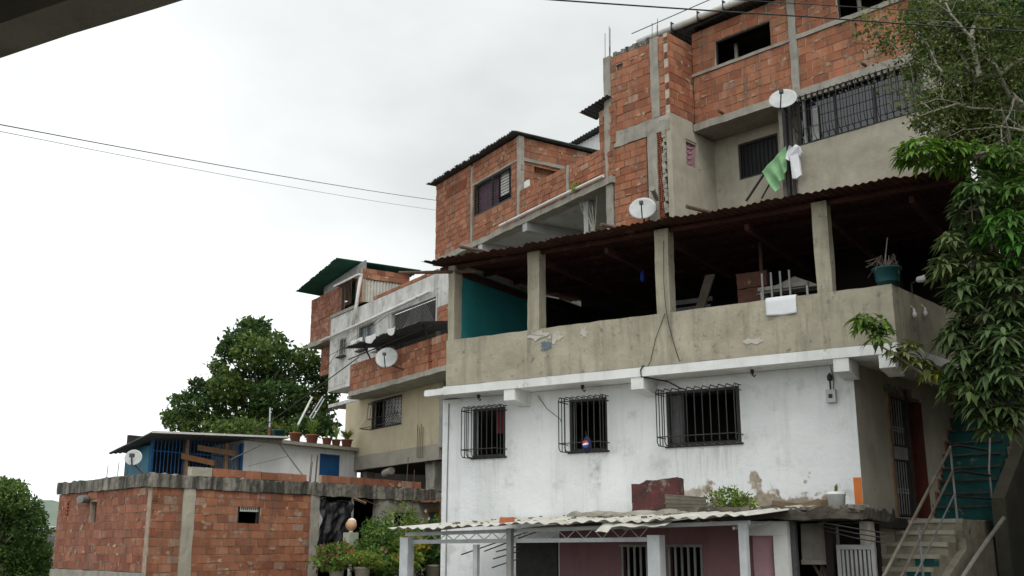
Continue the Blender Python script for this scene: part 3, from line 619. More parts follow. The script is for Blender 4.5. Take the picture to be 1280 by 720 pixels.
for k in range(13):             # upper flight
    x = 2.66 + .16 * k; z = 2.0 + .215 * (k + 1)
    mb = MB(); mb.rbox(x, x + .158 + .02, -.93, -.03, z - .30, z - .03, .2, .004); so = mb.build('riser', 'teal2', sr)
    mb = MB(); mb.rbox(x - .03, x + .17, -.93, -.03, z - .029, z, .2, .004); mb.build('tread', 'ring_d', so)
    mb = MB(); mb.box(x - .045, x + .02, -.028, .0, z - .12, z + .02); mb.build('tile_edge', 'terracotta', so)
rl = thing('stair_railing', 'rusty tubular handrail along the cement steps', 'railing', FS.w(0, 0, 0), FS.deg)
y = -WS - .02
for z0, z1, r_ in ((1.22, 3.0, .021), (.85, 2.66, .018), (.55, 2.34, .013)):
    mb = MB(); mb.tube([(-1.65, y, z0), (1.12, y, z1)], r_, 8); mb.build('rail', 'zinc' if z1 < 2.5 else 'bark', rl)
for x, z0, z1 in ((1.12, 1.9, 3.03), (-.35, .7, 1.85), (-1.62, 0, 1.2)):
    mb = MB(); mb.tube([(x, y, z0), (x, y, z1)], .017, 8); mb.build('post', 'zinc', rl)
mb = MB(); mb.tube([(1.12, y, 3.02), (1.45, y + .0, 3.06), (2.5, -.97, 3.05)], .020, 8); mb.tube([(1.12, y, 2.64), (1.45, y, 2.68), (2.5, -.97, 2.66)], .020, 8); mb.tube([(1.12, y, 2.30), (2.5, -.97, 2.30)], .016, 8); mb.build('landing_rail', 'iron', rl)
mb = MB(); mb.tube([(2.5, -.97, 1.95), (2.5, -.97, 2.75), (2.75, -.97, 3.35)], .016, 8); mb.build('post', 'zinc', rl)
# wall on the bank side of the upper flight, drain pipe in the soil
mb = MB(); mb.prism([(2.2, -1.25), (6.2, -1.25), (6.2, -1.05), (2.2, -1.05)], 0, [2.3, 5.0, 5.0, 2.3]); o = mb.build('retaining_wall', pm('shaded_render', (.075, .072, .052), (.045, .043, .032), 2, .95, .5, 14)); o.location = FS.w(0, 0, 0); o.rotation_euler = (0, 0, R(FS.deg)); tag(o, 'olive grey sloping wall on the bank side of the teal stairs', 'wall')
p = [FS.w(1.9, -1.30, 2.0), FS.w(.9, -1.22, 1.5), FS.w(.1, -1.18, 1.1), FS.w(-.8, -1.15, .55)]
mb = MB(); mb.tube(p, .032, 10); o = mb.build('drain_pipe', 'conc_g', smooth=True); tag(o, 'dirty white drain pipe lying down the dark soil beside the steps', 'pipe')
lf = MB(); rr = random.Random(3)
for k in range(260):
    sx, sy = rr.uniform(-1.5, 4), -rr.uniform(1.15, 3.6); q = FS.w(sx, sy, 0); z = gh(q[0], q[1]) + .02; a = rr.uniform(0, 6.28); l = rr.uniform(.05, .11)
    lf.add([(q[0], q[1], z), (q[0] + l * math.cos(a) - .2 * l * math.sin(a), q[1] + l * math.sin(a), z + rr.uniform(0, .05)), (q[0] + 2 * l * math.cos(a), q[1] + 2 * l * math.sin(a), z + .02), (q[0] + l * math.cos(a) + .4 * l * math.sin(a), q[1] + l * math.sin(a) - .4 * l * math.cos(a), z + .01)], [(0, 1, 2, 3)], rr.choice([(.16, .11, .06), (.11, .08, .05), (.22, .16, .09)]))
o = lf.build('leaf_litter', 'leaf', fix=False); stuff(tag(o, 'dry brown leaves scattered over the dark soil bank', 'leaves'))
# ================================================================== UPPER BRICK HOUSE
ub = thing('upper_brick_house', 'three storey brick house with a long barred glass gallery above the rusted roof', 'house', F2.w(0, 0, 0), F2.deg)
B, MO, HO = MB(), MB(), MB()
# projecting bay, front
bricks(B, MO, .22, 1.5, 11.80, 13.86, 0, holes=[(.40, .62, 13.42, 13.62)], seed=3)
flush(ub); bricks(B, MO, 1.75, 1.92, 11.80, 13.9, 0, seed=4)
for k in range(10):
    z = 11.82 + .205 * k
    if k % 2 == 0: hollow(B, HO, 1.925, 2.065, z, z + .18, .006)
    else: B.box(1.925, 2.055, .004, .1, z, z + .18, (.40, .13, .075))
MO.box(.42, .6, .08, .14, 13.4, 13.64)
MO.box(1.90, 2.04, .07, .15, 11.8, 13.88)
flush(ub, 'mortar_r')
bricks(B, MO, .25, 1.30, 9.2, 11.36, 0, seed=5); flush(ub, 'mortar_r')
for k in range(11):
    z = 9.22 + .2 * k
    hollow(B, HO, 1.62, 1.76 + .05 * (k % 2), z, z + .17, .006)
MO.box(1.6, 1.76, .056, .15, 9.2, 11.4)
flush(ub, 'mortar_r')
# bay side above the slab line
rel = (2.06, 0, 90)
B.frame(*rel); MO.frame(*rel); bricks(B, MO, .0, 1.06, 11.82, 13.95, 0, seed=6); flush(ub, 'mortar_l')
# recessed long brick band
H2 = [(2.76, 4.32, 13.12, 13.80), (6.05, 7.55, 13.17, 13.95)]
bricks(B, MO, 2.08, 4.80, 11.77, 13.04, 1.0, seed=7); flush(ub, 'mortar_l'); bricks(B, MO, 2.08, 4.80, 13.13, 14.25, 1.0, holes=H2, seed=8); flush(ub, 'mortar_l')
bricks(B, MO, 5.0, 7.75, 11.77, 13.04, 1.0, seed=9); flush(ub, 'mortar_l'); bricks(B, MO, 5.0, 7.75, 13.16, 14.3, 1.0, holes=H2, seed=10)
flush(ub, 'mortar_l')
for x0, x1, y0, y1, z0, z1 in ((.0, .22, -.02, .2, 9.0, 13.95), (1.5, 1.75, -.012, .2, 11.8, 13.95), (1.34, 1.62, -.012, .2, 9.0, 11.42), (4.80, 5.0, .985, 1.2, 11.77, 14.35)):
    mb = MB(); mb.rbox(x0, x1, y0, y1, z0, z1, .2, .012, sd=x0); mb.build('column', 'conc_g', ub)
mb = MB(); mb.rbox(.22, 2.04, -.015, .2, 11.38, 11.79, .15, .018, sd=2); mb.rbox(2.05, 4.82, .97, 1.2, 13.045, 13.125, .2, .007); mb.rbox(5.0, 7.75, .97, 1.2, 13.045, 13.155, .2, .007)
mb.rbox(2.07, 7.8, .93, 3.2, 11.575, 11.765, .25, .010, sd=4); mb.build('beam', 'conc_g', ub)
mb = MB(); rq = random.Random(8)
for k in range(22): 
    z = 9.3 + k * .1; x = 1.80 + rq.uniform(-.03, .03); mb.rbox(x, x + rq.uniform(.05, .12), -.03, .05, z, z + .1, .04, .02, sd=k)
mb.build('broken_render', 'conc_g', ub)
# rendered side of the bay and the wall below the band
mb = MB().frame(2.06, 0, 90); wall(mb, 0, 1.85, 8.5, 11.572, 0, .15, [(.58, 1.14, 10.62, 11.30)]); mb.box(0, .92, 0.002, .15, 11.573, 11.815); mb.x = None
wall(mb, 2.06, 4.75, 8.5, 11.574, 1.85, 2.0, [(2.74, 3.86, 10.36, 11.30)])
mb.frame(4.75, 1.04, 90); mb.box(0, .94, 0, .14, 8.5, 10.45); mb.x = None
mb.rbox(4.76, 7.75, 1.03, 1.18, 8.5, 10.44, .3, .008); mb.build('rendered_wall', 'conc_l', ub)
mb = MB(); mb.box(.1, 7.7, 3.3, 3.45, 8, 14.3); mb.box(.1, .2, .2, 3.3, 8, 13.8); mb.box(2.1, 7.75, 1.2, 3.3, 14.3, 14.34); mb.box(.1, 2.0, .15, 3.3, 13.6, 13.64); mb.box(2.1, 7.7, 2.2, 2.3, 11.77, 14.6); mb.box(2.1, 2.2, 1.15, 2.2, 11.77, 14.5); mb.box(5.3, 5.4, 1.15, 2.2, 11.77, 14.5); mb.build('inner_wall', 'dark', ub)
# small curtained window in the bay side
mb = MB().frame(2.06, 0, 90); mb.box(.58, .62, .02, .1, 10.62, 11.3); mb.box(1.06, 1.14, -.01, .1, 10.62, 11.3); mb.box(.62, 1.06, .02, .1, 11.25, 11.3); w0 = mb.build('window', 'conc_l', ub)
mb = MB().frame(2.06, 0, 90); mb.grid(lambda u, v: (.62 + .44 * u, .09 + .02 * math.sin(u * 20), 10.62 + .63 * v), 24, 4, .004); mb.build('curtain', 'curtain_p', w0)
mb = MB().frame(2.06, 0, 90)
for q in range(4):
    mb.grid(lambda u, v, q=q: (.62 + .44 * u, .07, 11.25 - (.10 + .14 * q) * (1 - (2 * u - .8) ** 2 * .6) - .04 * v), 14, 1, .01)
mb.build('curtain_swag', 'pink', w0)
# barred window under the slab
mb = MB(); a, b, c, d = 2.74, 3.86, 10.36, 11.30
for q in ((a, a + .05, c, d), (b - .05, b, c, d), (a + .05, b - .05, c, c + .05), (a + .05, b - .05, d - .05, d)): mb.box(q[0], q[1], 1.87, 1.95, q[2], q[3])
w0 = mb.build('window', 'iron', ub)
mb = MB(); [mb.tube([(a + .1 + .115 * k, 1.89, c + .04), (a + .1 + .115 * k, 1.89, d - .04)], .009, 5) for k in range(9)]; mb.build('grille', 'iron', w0)
mb = MB(); mb.box(a + .05, b - .05, 1.92, 1.93, c + .05, d - .05); mb.build('pane', 'glass_d', w0)
mb = MB(); mb.box(7.6, 7.75, 1.2, 3.3, 8, 14.3); mb.build('end_wall', 'conc_g', ub)
# glazed gallery with long bowed grille
mb = MB(); x = 4.85
mb.box(4.82, 4.9, 1.06, 1.14, 10.45, 11.57); 
for k in range(3): mb.box(5.75 + k * .92, 5.79 + k * .92, 1.075, 1.13, 10.49, 11.5)
mb.box(4.9, 7.75, 1.06, 1.14, 10.45, 10.488); mb.box(4.9, 7.75, 1.06, 1.14, 11.51, 11.57); w0 = mb.build('window', 'iron', ub, label='long dark glazed gallery window behind bowed iron bars')
mb = MB(); mb.box(4.9, 7.75, 1.10, 1.106, 10.488, 11.505); mb.build('pane', 'glass', w0)
mb = MB()
for k in range(20):
    x = 4.86 + k * .152
    mb.tube([(x, .94, 11.62), (x, .86, 11.52), (x, .86, 10.72), (x, .90, 10.58), (x, 1.02, 10.47)], .0095, 5)
for z in (10.74, 11.18, 11.54): mb.tube([(4.86, .855, z), (7.76, .855, z)], .009, 5)
mb.build('grille', 'iron', w0)
mb = MB(); mb.box(5.02, 5.06, 1.0, 1.05, 10.46, 11.5); mb.box(5.2, 5.36, 1.04, 1.06, 10.49, 11.3); mb.build('mullion', 'zinc', w0)
mb = MB()
for k in range(20): mb.box(4.9 + k * .14, 4.98 + k * .14, .95, 1.05, 11.50, 11.573)
mb.build('slab_rib', 'conc_g', ub)
# upper window openings: frames
for a, b, c, d in H2:
    mb = MB(); mb.box(a, a + .03, 1.05, 1.1, c, d); mb.box(b - .03, b, 1.05, 1.1, c, d); mb.box(a, b, 1.05, 1.1, d - .03, d); w0 = mb.build('window', 'iron', ub)
    mb = MB(); mb.tube([(a + .3, 1.5, c), (a + .3, 1.5, d)], .05); mb.build('prop', 'conc_g', w0)
# roof, gutter pipe, rebars, drain stubs, dark vertical pipes
mb = MB(); corrug(mb, lambda u, v: (1.0 + 7.2 * u, .74 + 3 * v, 14.50 - .16 * u + .25 * v), 7.2, 6, .15, .02, .005, jag=.01); mb.build('roof', 'zinc', ub)
mb = MB(); mb.tube([(.62, .70, 14.44), (3.0, .68, 14.43), (8.1, .66, 14.29)], .085, 14); mb.build('gutter_pipe', 'pvc', ub, smooth=True, label='fat white pipe used as a gutter')
mb = MB(); mb.tube([(1.9, .85, 14.30), (3.4, .8, 14.36)], .045, 8); mb.tube([(.6, .45, 14.6), (4.5, .42, 14.62), (8, .42, 14.5)], .012, 5)
for x in (1.75, 2.55, 3.3): mb.box(x, x + .02, .58, .82, 14.30, 14.56)
mb.build('gutter_bracket', 'iron', ub)
for x, y, h in ((.04, .02, .75), (.12, .1, .95), (.19, .05, .85), (1.55, .05, .5), (1.65, .12, .42), (1.72, .05, .55), (.08, .15, .4)):
    mb = MB(); mb.tube([(x, y, 13.9), (x + .02, y, 13.9 + h)], .008, 5); mb.build('rebar', 'rebar', ub)
mb = MB(); rq = random.Random(5)
for k in range(9): x = .3 + .13 * k; mb.rbox(x, x + .12, .02, .14, 13.84, 13.9 + rq.uniform(0, .14), .06, .03, sd=k)
mb.build('rubble', 'ring', ub)
for x in (2.9, 6.6):
    mb = MB(); mb.tube([(x, .80, 11.83), (x, 1.05, 11.84)], .035, 8); mb.build('drain_stub', 'rebar', ub)
mb = MB(); mb.tube([(4.55, 1.0, 8.6), (4.55, 1.0, 11.5)], .06, 8); mb.tube([(4.70, .98, 8.6), (4.70, .98, 11.5)], .04, 8); mb.build('down_pipe', 'iron', ub)
mb = MB(); mb.box(4.28, 4.46, 1.2, 1.35, 8.5, 11.57); mb.build('gallery_column', 'conc_g', ub)
mb = MB(); mb.tube([(1.75, -.25, 9.6), (2.1, -.9, 9.62)], .06, 8); mb.build('drain_stub', 'conc_g', ub)
mb = MB(); corrug(mb, lambda u, v: (-.72 + .98 * u, -.2 + .7 * v, 12.58 + .20 * u), 1.0, 4, .12, .015, .006); mb.build('side_awning', 'zinc_d', ub)

# laundry hung in front of the upper house
o = cloth('g', 0, lambda u, v: (4.63 - .66 * u - .0 * v - .30 * 0 + (-.02) * v + .38 * u * v * 0 + (.0 if v < 0 else 0) + v * (u * .36), .82 + .045 * math.sin(u * 15 + v * 3) * (.3 + v) + .012 * math.sin(v * 9), 10.45 - .45 * u - .60 * v - .02 * math.sin(u * 8) * v), 30, 24).build('green_cloth', 'cloth_g', smooth=True)
o.location = F2.w(0, 0, 0); o.rotation_euler = (0, 0, R(F2.deg)); tag(o, 'pale green cloth hung by one corner to dry beside the white shirt', 'cloth')
sh = MB(); pts = [(-.10, .0), (-.25, -.10), (-.33, -.28), (-.22, -.34), (-.17, -.24), (-.19, -.78), (-.02, -.82), (.15, -.76), (.15, -.22), (.21, -.32), (.31, -.25), (.24, -.08), (.10, .0), (.0, -.06)]
sh.extr(pts, -.04, .04); sh.V = [(v[0] * .62, v[1] + .035 * math.sin(v[0] * 17 + v[2] * 3), v[2]) for v in sh.V]
so = sh.build('white_shirt', 'cloth_w'); so.location = F2.w(4.84, .78, 10.40); so.rotation_euler = (0, R(-4), R(F2.deg + 8)); tag(so, 'white T-shirt hung on a dark pole under the satellite dish', 'shirt')
for q, lab, pp in ((0, 'dark slanting pole left of the green cloth', ((3.50, .85, 9.40), (4.2, .9, 10.18))), (1, 'thin dark slanting stick behind the green cloth', ((3.85, .95, 9.4), (4.35, 1.0, 10.1)))):
    mb = MB(); mb.tube(pp, .03 if q == 0 else .02, 7); o = mb.build('laundry_pole', 'iron'); o.location = F2.w(0, 0, 0); o.rotation_euler = (0, 0, R(F2.deg)); tag(o, lab, 'pole', 'laundry poles')

# ================================================================== SATELLITE DISHES
def dish(loc, deg, tilt, r, label, mount, roll=0):
    """reflector faces local -Y; mount = wall point in world space"""
    t = thing('satellite_dish', label, 'satellite dish', loc, deg, 'satellite dishes on the houses')
    mb = MB(); n = 26
    prof = [(r * k / 6, .10 * r * (k / 6) ** 2 * 2) for k in range(7)]
    Rx = Matrix.Rotation(R(tilt), 3, 'X') @ Matrix.Rotation(R(roll), 3, 'Y')
    vs = []; fs = []
    for side in (0, 1):
        for q, d in prof:
            for k in range(n): vs.append(tuple(Rx @ Vector((q * 1.06 * math.cos(6.28319 * k / n), -d + side * .012, q * math.sin(6.28319 * k / n)))))
    m = len(prof)
    for side in (0, 1):
        for i in range(m - 1):
            for k in range(n):
                f = tuple(side * m * n + v for v in (i * n + k, i * n + (k + 1) % n, (i + 1) * n + (k + 1) % n, (i + 1) * n + k)); fs.append(f if side == 0 else f[::-1])
    o = (m - 1) * n
    fs += [(o + k, o + (k + 1) % n, m * n + o + (k + 1) % n, m * n + o + k) for k in range(n)]
    mb.add(vs, fs); mb.build('reflector', 'dish', t, smooth=True, fix=True)
    tip = Rx @ Vector((0, -r * .95, -r * .05)); foot = Rx @ Vector((0, -.2 * r, -r))
    mb = MB(); mb.tube([tuple(foot), tuple(tip)], .016, 6); mb.build('feed_arm', 'iron', t)
    mb = MB(); mb.frame(0, 0, 0); mb.box(tip.x - .045, tip.x + .045, tip.y - .03, tip.y + .07, tip.z - .03, tip.z + .05); mb.build('receiver', 'zinc_d', t)
    mw = t.matrix_basis.inverted() @ Vector(mount) if False else Matrix.Rotation(-R(deg), 3, 'Z') @ (Vector(mount) - Vector(loc))
    mb = MB(); b0 = Rx @ Vector((0, .03, -r * .2)); mb.tube([tuple(b0), (b0.x, b0.y + .1, b0.z - .1), tuple(mw)], .022, 7); mb.build('mast', 'iron', t)
    return t
dish(F2.w(4.80, .55, 11.44), F2.deg + 22, -24, .30, 'satellite dish fixed under the brick band above the laundry', F2.w(4.86, .95, 10.75), 10)
dish(F2.w(1.36, -.30, 9.42), F2.deg + 30, -18, .31, 'satellite dish standing at the rusted roof edge by the bay column', F2.w(1.3, -.1, 8.9))
dish(F5.w(-1.30, -1.35, 7.11), F5.deg + 45, -16, .335, 'satellite dish on the red brick balcony wall', F5.w(-.95, -.97, 6.75))

# ================================================================== BRICK HOUSE ON THE SLAB (left of the bay)
bh = thing('slab_brick_house', 'brick house on a pale overhanging slab with a purple curtained window', 'house', F3.w(0, 0, 0), F3.deg)
B, MO, HO = MB(), MB(), MB()
bricks(B, MO, -9.25, -6.92, 10.62, 13.2, 0, holes=[(-8.52, -7.2, 12.52, 12.92)], seed=11, bh=.185, bw=.33)
for k in range(8):
    for j in range(2): hollow(B, HO, -8.5 + .16 * k, -8.36 + .16 * k, 12.53 + .195 * j, 12.71 + .195 * j, .0)
flush(bh, 'mortar_r')
bricks(B, MO, -6.80, -4.22, 10.62, 13.2, 0, holes=[(-6.72, -4.55, 11.42, 12.44)], seed=12, bh=.185, bw=.33); flush(bh, 'mortar_r')
bricks(B, MO, -4.08, -1.74, 10.64, 11.50, 0, seed=13, bh=.185, bw=.33, ragged=.15); flush(bh, 'mortar_r'); bricks(B, MO, -1.62, .30, 10.64, 11.50, 0, seed=14, bh=.185, bw=.33, ragged=.1); flush(bh, 'mortar_r')
bricks(B, MO, -.28, .36, 11.5, 12.55, .02, seed=15, ragged=.3); flush(bh, 'mortar_r')
B.frame(-4.14, .0, 90); MO.frame(-4.14, .0, 90)
bricks(B, MO, .12, 3.0, 10.7, 13.2, 0, holes=[(.55, 1.5, 11.3, 12.45)], seed=16); flush(bh)
B.frame(-4.3, .3, 90); MO.frame(-4.3, .3, 90); bricks(B, MO, .2, 1.4, 11.2, 12.5, 0, seed=17); flush(bh)
for x, z1, wd in ((-6.86, 13.1, .11), (-4.15, 13.2, .13), (-1.68, 11.52, .11)):
    mb = MB(); mb.rbox(x - wd / 2, x + wd / 2, -.012, .16, 10.6, z1, .15, .01, sd=x); mb.build('column', 'conc_g', bh)
mb = MB(); mb.rbox(-6.85, -4.2, -.015, .1, 12.445, 12.50, .2, .008); mb.frame(-4.12, 0, 90); mb.rbox(.1, 1.6, -.03, .1, 12.46, 12.56, .15, .012); mb.rbox(1.45, 1.65, -.03, .1, 11.5, 12.45, .15, .012); mb.build('lintel', 'conc_g', bh)
mb = MB(); mb.rbox(-9.3, .3, -.05, .3, 10.44, 10.61, .18, .016, top=.03, sd=9); mb.build('slab_edge', 'conc_g', bh)
mb = MB(); mb.box(-9.25, .3, .3, 4.5, 10.47, 10.6); mb.build('floor_slab', 'soffit', bh)
for x in (-6.4, -3.9):
    mb = MB(); mb.box(x, x + .22, -.02, 4.2, 10.2, 10.465); mb.build('floor_beam', 'soffit', bh)
mb = MB(); mb.box(-9.2, .6, 2.9, 3.1, 4, 10.46); mb.build('under_wall', 'conc_g', bh)
mb = MB(); mb.box(-1.4, -1.2, .3, .5, 6, 10.46); mb.build('under_post', 'soffit', bh)
mb = MB(); mb.tube([(-5.0, -.11, 10.66), (-2, -.10, 10.68), (.0, -.09, 10.68)], .045, 8); mb.build('pipe', 'pvc', bh)
mb = MB(); mb.box(-9.25, -4.2, 2.9, 3.0, 10.6, 13.2); mb.box(-6.8, -4.5, 1.5, 1.6, 10.7, 13.1); mb.box(-9.2, -9.1, .14, 2.9, 10.6, 13.2); mb.build('inner_wall', 'dark', bh)
mb = MB(); a, b, c, d = -6.72, -4.55, 11.42, 12.44
for q in ((a, a + .05, c, d), (b - .05, b, c, d), (a + 1.05, a + 1.10, c, d), (a, b, c, c + .05), (a, b, d - .05, d)): mb.box(q[0], q[1], .01, .06, q[2] + (.001 if q[0] == a and q[1] == b else 0), q[3])
w0 = mb.build('window', 'iron', bh)
mb = MB(); [mb.tube([(a, -.01, c + .1 + .088 * k), (b, -.01, c + .1 + .088 * k)], .010, 5) for k in range(10)]; mb.build('grille', 'iron', w0)
mb = MB(); mb.grid(lambda u, v: (a + .05 + 1.2 * u, .16 + .02 * math.sin(u * 30), c + 1.0 * v), 30, 3, .004); mb.build('curtain', 'curtain_v', w0)
mb = MB(); mb.grid(lambda u, v: (a + 1.3 + .45 * u, .18 + .02 * math.sin(u * 20), c + .3 + .7 * v), 20, 3, .004); mb.build('curtain', 'pvc', w0, label='pale curtain at the right of the window')
mb = MB(); corrug(mb, lambda u, v: (-9.5 + 5.5 * u, -.22 + 3.6 * v, 13.30 + .02 * v - .02 * (1 - u)), 5.5, 6, .15, .018, .03, jag=.012); mb.build('roof', 'zinc_d', bh)
mb = MB(); mb.tube([(.0, 1.3, 8.9), (-.3, .9, 9.6), (-.7, .6, 10.0)], .02); mb.build('roof_strut', 'bark', bh)
mb = MB(); mb.rbox(-4.0, -3.75, .1, .14, 11.45, 11.75, .1, .02); mb.build('white_bag', 'plastic_w', bh)
# shed roof seen behind the brick parapet
zs = thing('zinc_shed', 'zinc roofed shed with a shiny white side behind the brick parapet', 'shed', F3.w(-4.7, 3.15, 10.6), F3.deg)
mb = MB(); corrug(mb, lambda u, v: (-1.4 + 2.75 * u, -.25 + 2.0 * v, 3.50 + .06 * u), 2.75, 4, .15, .018, .01); mb.build('roof', 'zinc_d', zs)
mb = MB(); corrug(mb, lambda u, v: (-.9 + 2.15 * u, .0, 3.46 * v), 2.15, 4, .15, .0, .01); mb.V = [(v[0], v[1] + .02 * math.sin(v[0] * 40), v[2]) for v in mb.V]; mb.build('side_sheet', 'plastic_w', zs)
tw = thing('dry_plant', 'bare dry twigs under the pale slab at the right end', 'plant', F3.w(-.75, .1, 9.2), F3.deg)
mb = MB(); rq = random.Random(12)
for k in range(7):
    a = rq.uniform(-1, 1); mb.tube([(0, 0, 0), (.15 * a, .05, .45), (.42 * a, .02, .85 + rq.uniform(-.2, .25)), (.55 * a + rq.uniform(-.1, .1), 0, 1.1 + rq.uniform(-.2, .2))], [.018, .014, .01, .004], 5)
mb.build('twigs', 'bark_p', tw)
ws = MB(); rs_ = np.random.default_rng(4)
v, f, c = leaf_cloud(clump_pts(rs_, (0, 0, .08), (.16, .1, .14), 160), .07, rs_, [(.22, .30, .05), (.30, .30, .05)], rs_.integers(0, 2, 160)); o = arr_mesh('weed', v, f, c, 'leaf'); o.location = F3.w(-1.2, -.1, 10.66); tag(o, 'small yellow green weed growing on the slab edge beside the pipe', 'weed')

# ================================================================== BALCONY HOUSE (ochre) and its weathered upper storey with the brick tower
bl = thing('balcony_house', 'ochre walled house with a red brick balcony under a stained white upper storey', 'house', F5.w(0, 0, 0), F5.deg)
mb = MB(); OW = [(-5.12, -2.90, 5.33, 6.30)]
wall(mb, -7.27, -.40, 4.52, 6.46, 0, .16, OW); mb.build('ochre_wall', 'tan', bl)
mb = MB(); mb.rbox(-7.275, -.395, -.005, .16, 4.06, 4.515, .25, .008, top=.0); mb.build('wall_base', 'tan_base', bl)
mb = MB(); mb.box(-7.27, -7.1, .16, 5, 4.06, 6.46); mb.box(-7.2, 3, 4, 4.15, 4.0, 9.8); mb.box(-14.5, 3, 4, 4.15, 1.0, 5.6); mb.box(-7.1, 3, .16, 4, 4.06, 4.2); mb.build('inner_wall', 'dark', bl)
mb = MB(); mb.rbox(-.38, -.10, -.02, .2, 4.4, 6.4, .2, .015); mb.box(-.1, 3, .15, .3, 4.06, 6.4); mb.build('side_column', 'zinc', bl)
B, MO, HO = MB(), MB(), MB()
bricks(B, MO, -4.92, .60, 6.53, 7.45, -.95, seed=21)
bal = flush(bl, 'mortar_r', 'balcony_wall'); bricks(B, MO, .78, 1.6, 6.53, 7.45, -.95, seed=22)
for k in range(4): hollow(B, HO, .61, .77, 6.55 + .23 * k, 6.74 + .23 * k, -.95)
flush(bl, 'mortar_r', 'balcony_wall'); B.frame(-4.92, -.04, -90); MO.frame(-4.92, -.04, -90); bricks(B, MO, 0, .9, 6.53, 7.45, 0, seed=23); flush(bl, 'mortar_r', 'balcony_wall')
mb = MB(); mb.rbox(-4.95, 1.65, -.97, .0, 6.37, 6.53, .2, .015, sd=3); mb.rbox(-6.1, -4.95, -.5, .0, 6.47, 6.55, .2, .01); mb.build('balcony_slab', 'conc_g', bl)
# ochre wall window: dark casement plus lattice, and a flared grille
a, b, c, d = OW[0]; mb = MB(); 
for q in ((a, a + .06, c, d), (b - .06, b, c, d), (a + .85, a + .93, c, d), (a + .06, b - .06, c, c + .05), (a + .06, b - .06, d - .05, d)): mb.box(q[0], q[1], .0, .06, q[2], q[3])
w0 = mb.build('window', 'iron', bl)
mb = MB(); mb.box(a + .93, b - .06, .05, .06, c + .05, d - .05); mb.build('pane', 'pvc', w0)
mb = MB()
for k in range(-6, 11):
    x = a + .93 + k * .125
    for sg in (1, -1):
        p0, p1 = [x, c + .05], [x + sg * .9, d - .05]
        if sg < 0: p0[0] += .9 * 0; 
        # clip to the opening
        lo, hi = a + .94, b - .07; t0, t1 = 0., 1.
        dx = p1[0] - p0[0]
        ta, tb_ = (lo - p0[0]) / dx, (hi - p0[0]) / dx
        t0, t1 = max(0, min(ta, tb_)), min(1, max(ta, tb_))
        if t1 - t0 > .05: mb.tube([(p0[0] + dx * t0, .02, p0[1] + (p1[1] - p0[1]) * t0), (p0[0] + dx * t1, .02, p0[1] + (p1[1] - p0[1]) * t1)], .009, 4)
mb.build('lattice', 'iron', w0)
mb = MB()
for k in range(11):
    x = a - .02 + k * (b - a + .04) / 10; mb.tube([(x, .0, d), (x, -.12, d - .06), (x, -.16, c + .35), (x, -.42, c + .02), (x, .0, c)], .010, 5)
for z, yy in ((d - .1, -.13), (c + .36, -.16), (c + .03, -.42)): mb.tube([(a - .02, 0, z), (a - .02, yy, z), (b + .02, yy, z), (b + .02, 0, z)], .010, 5)
mb.build('grille', 'iron', w0)
# stilts and dark undercroft
mb = MB(); mb.rbox(-1.75, -1.2, .3, .7, 1.0, 4.06, .2, .02); mb.build('stilt', 'conc_g', bl)
mb = MB(); mb.rbox(-6.9, -6.6, .6, .9, 1.0, 4.06, .2, .02); mb.build('stilt', 'conc_g', bl)
for k in range(4):
    mb = MB(); mb.tube([(-1.68 + .12 * k, .28, 4.0), (-1.69 + .12 * k, -.05, 4.2), (-1.69 + .12 * k, -.05, 5.2 - .1 * (k % 2))], .010, 5); mb.build('rebar', 'rebar', bl)
mb = MB(); mb.tube([(-4.2, .1, 3.85), (-3.6, .05, 3.9)], .12, 10); mb.build('drum', 'conc_g', bl)
# weathered white storey
OP = [(-6.36, -5.1, 8.27, 9.1), (-8.02, -7.42, 8.3, 8.92), (-3.85, -.75, 7.46, 9.12)]
mb = MB(); wall(mb, -8.95, -.68, 7.22, 9.86, 0, .15, OP); mb.build('white_wall', 'oldwhite', bl)
mb = MB(); mb.box(-8.95, -8.8, .15, 3, 7.2, 9.8); mb.box(-8.9, 3, .01, 4, 6.48, 6.6); mb.box(-8.95, -5.0, -.0, 4, 7.08, 7.21); mb.box(-.66, 1.0, .02, .16, 8.75, 9.9); mb.build('storey_wall', 'oldwhite', bl)
B, MO = MB(), MB(); bricks(B, MO, -5.3, -.68, 9.87, 10.0, .0, bh=.13, seed=31); flush(bl, 'mortar', 'brick_coping'); bricks(B, MO, -.66, .9, 8.2, 8.74, .0, seed=32); flush(bl)
mb = MB(); mb.tube([(-9.5, -.12, 9.09), (-5, -.12, 9.18), (-.95, -.12, 9.30)], .055, 9); mb.build('gutter_pipe', 'pvc', bl, smooth=True)
mb = MB(); mb.tube([(-6.16, -.1, 11.0), (-6.42, -.12, 9.9), (-6.68, -.12, 9.2)], .065, 9); mb.build('down_pipe', 'pvc', bl, smooth=True)
for a, b, c, d in OP[:2]:
    mb = MB()
    for q in ((a, a + .06, c, d), (b - .06, b, c, d), (a + .06, b - .06, c, c + .06), (a + .06, b - .06, d - .06, d)): mb.box(q[0], q[1], -.02, .06, q[2], q[3])
    mb.box((a + b) / 2 - .02, (a + b) / 2 + .02, .0, .05, c, d); w0 = mb.build('window', 'conc_g', bl)
    mb = MB(); mb.box(a + .06, b - .06, .05, .06, c + .06, d - .06); mb.build('pane', 'bglass', w0)
    mb = MB(); n_ = int((b - a) / .14); [mb.tube([(a + .07 + .135 * k, -.1, c - .05), (a + .07 + .135 * k, -.1, d)], .009, 4) for k in range(n_)]; mb.box(a, b, -.16, -.0, c - .10, c - .05); mb.build('grille', 'iron', w0)
mb = MB()
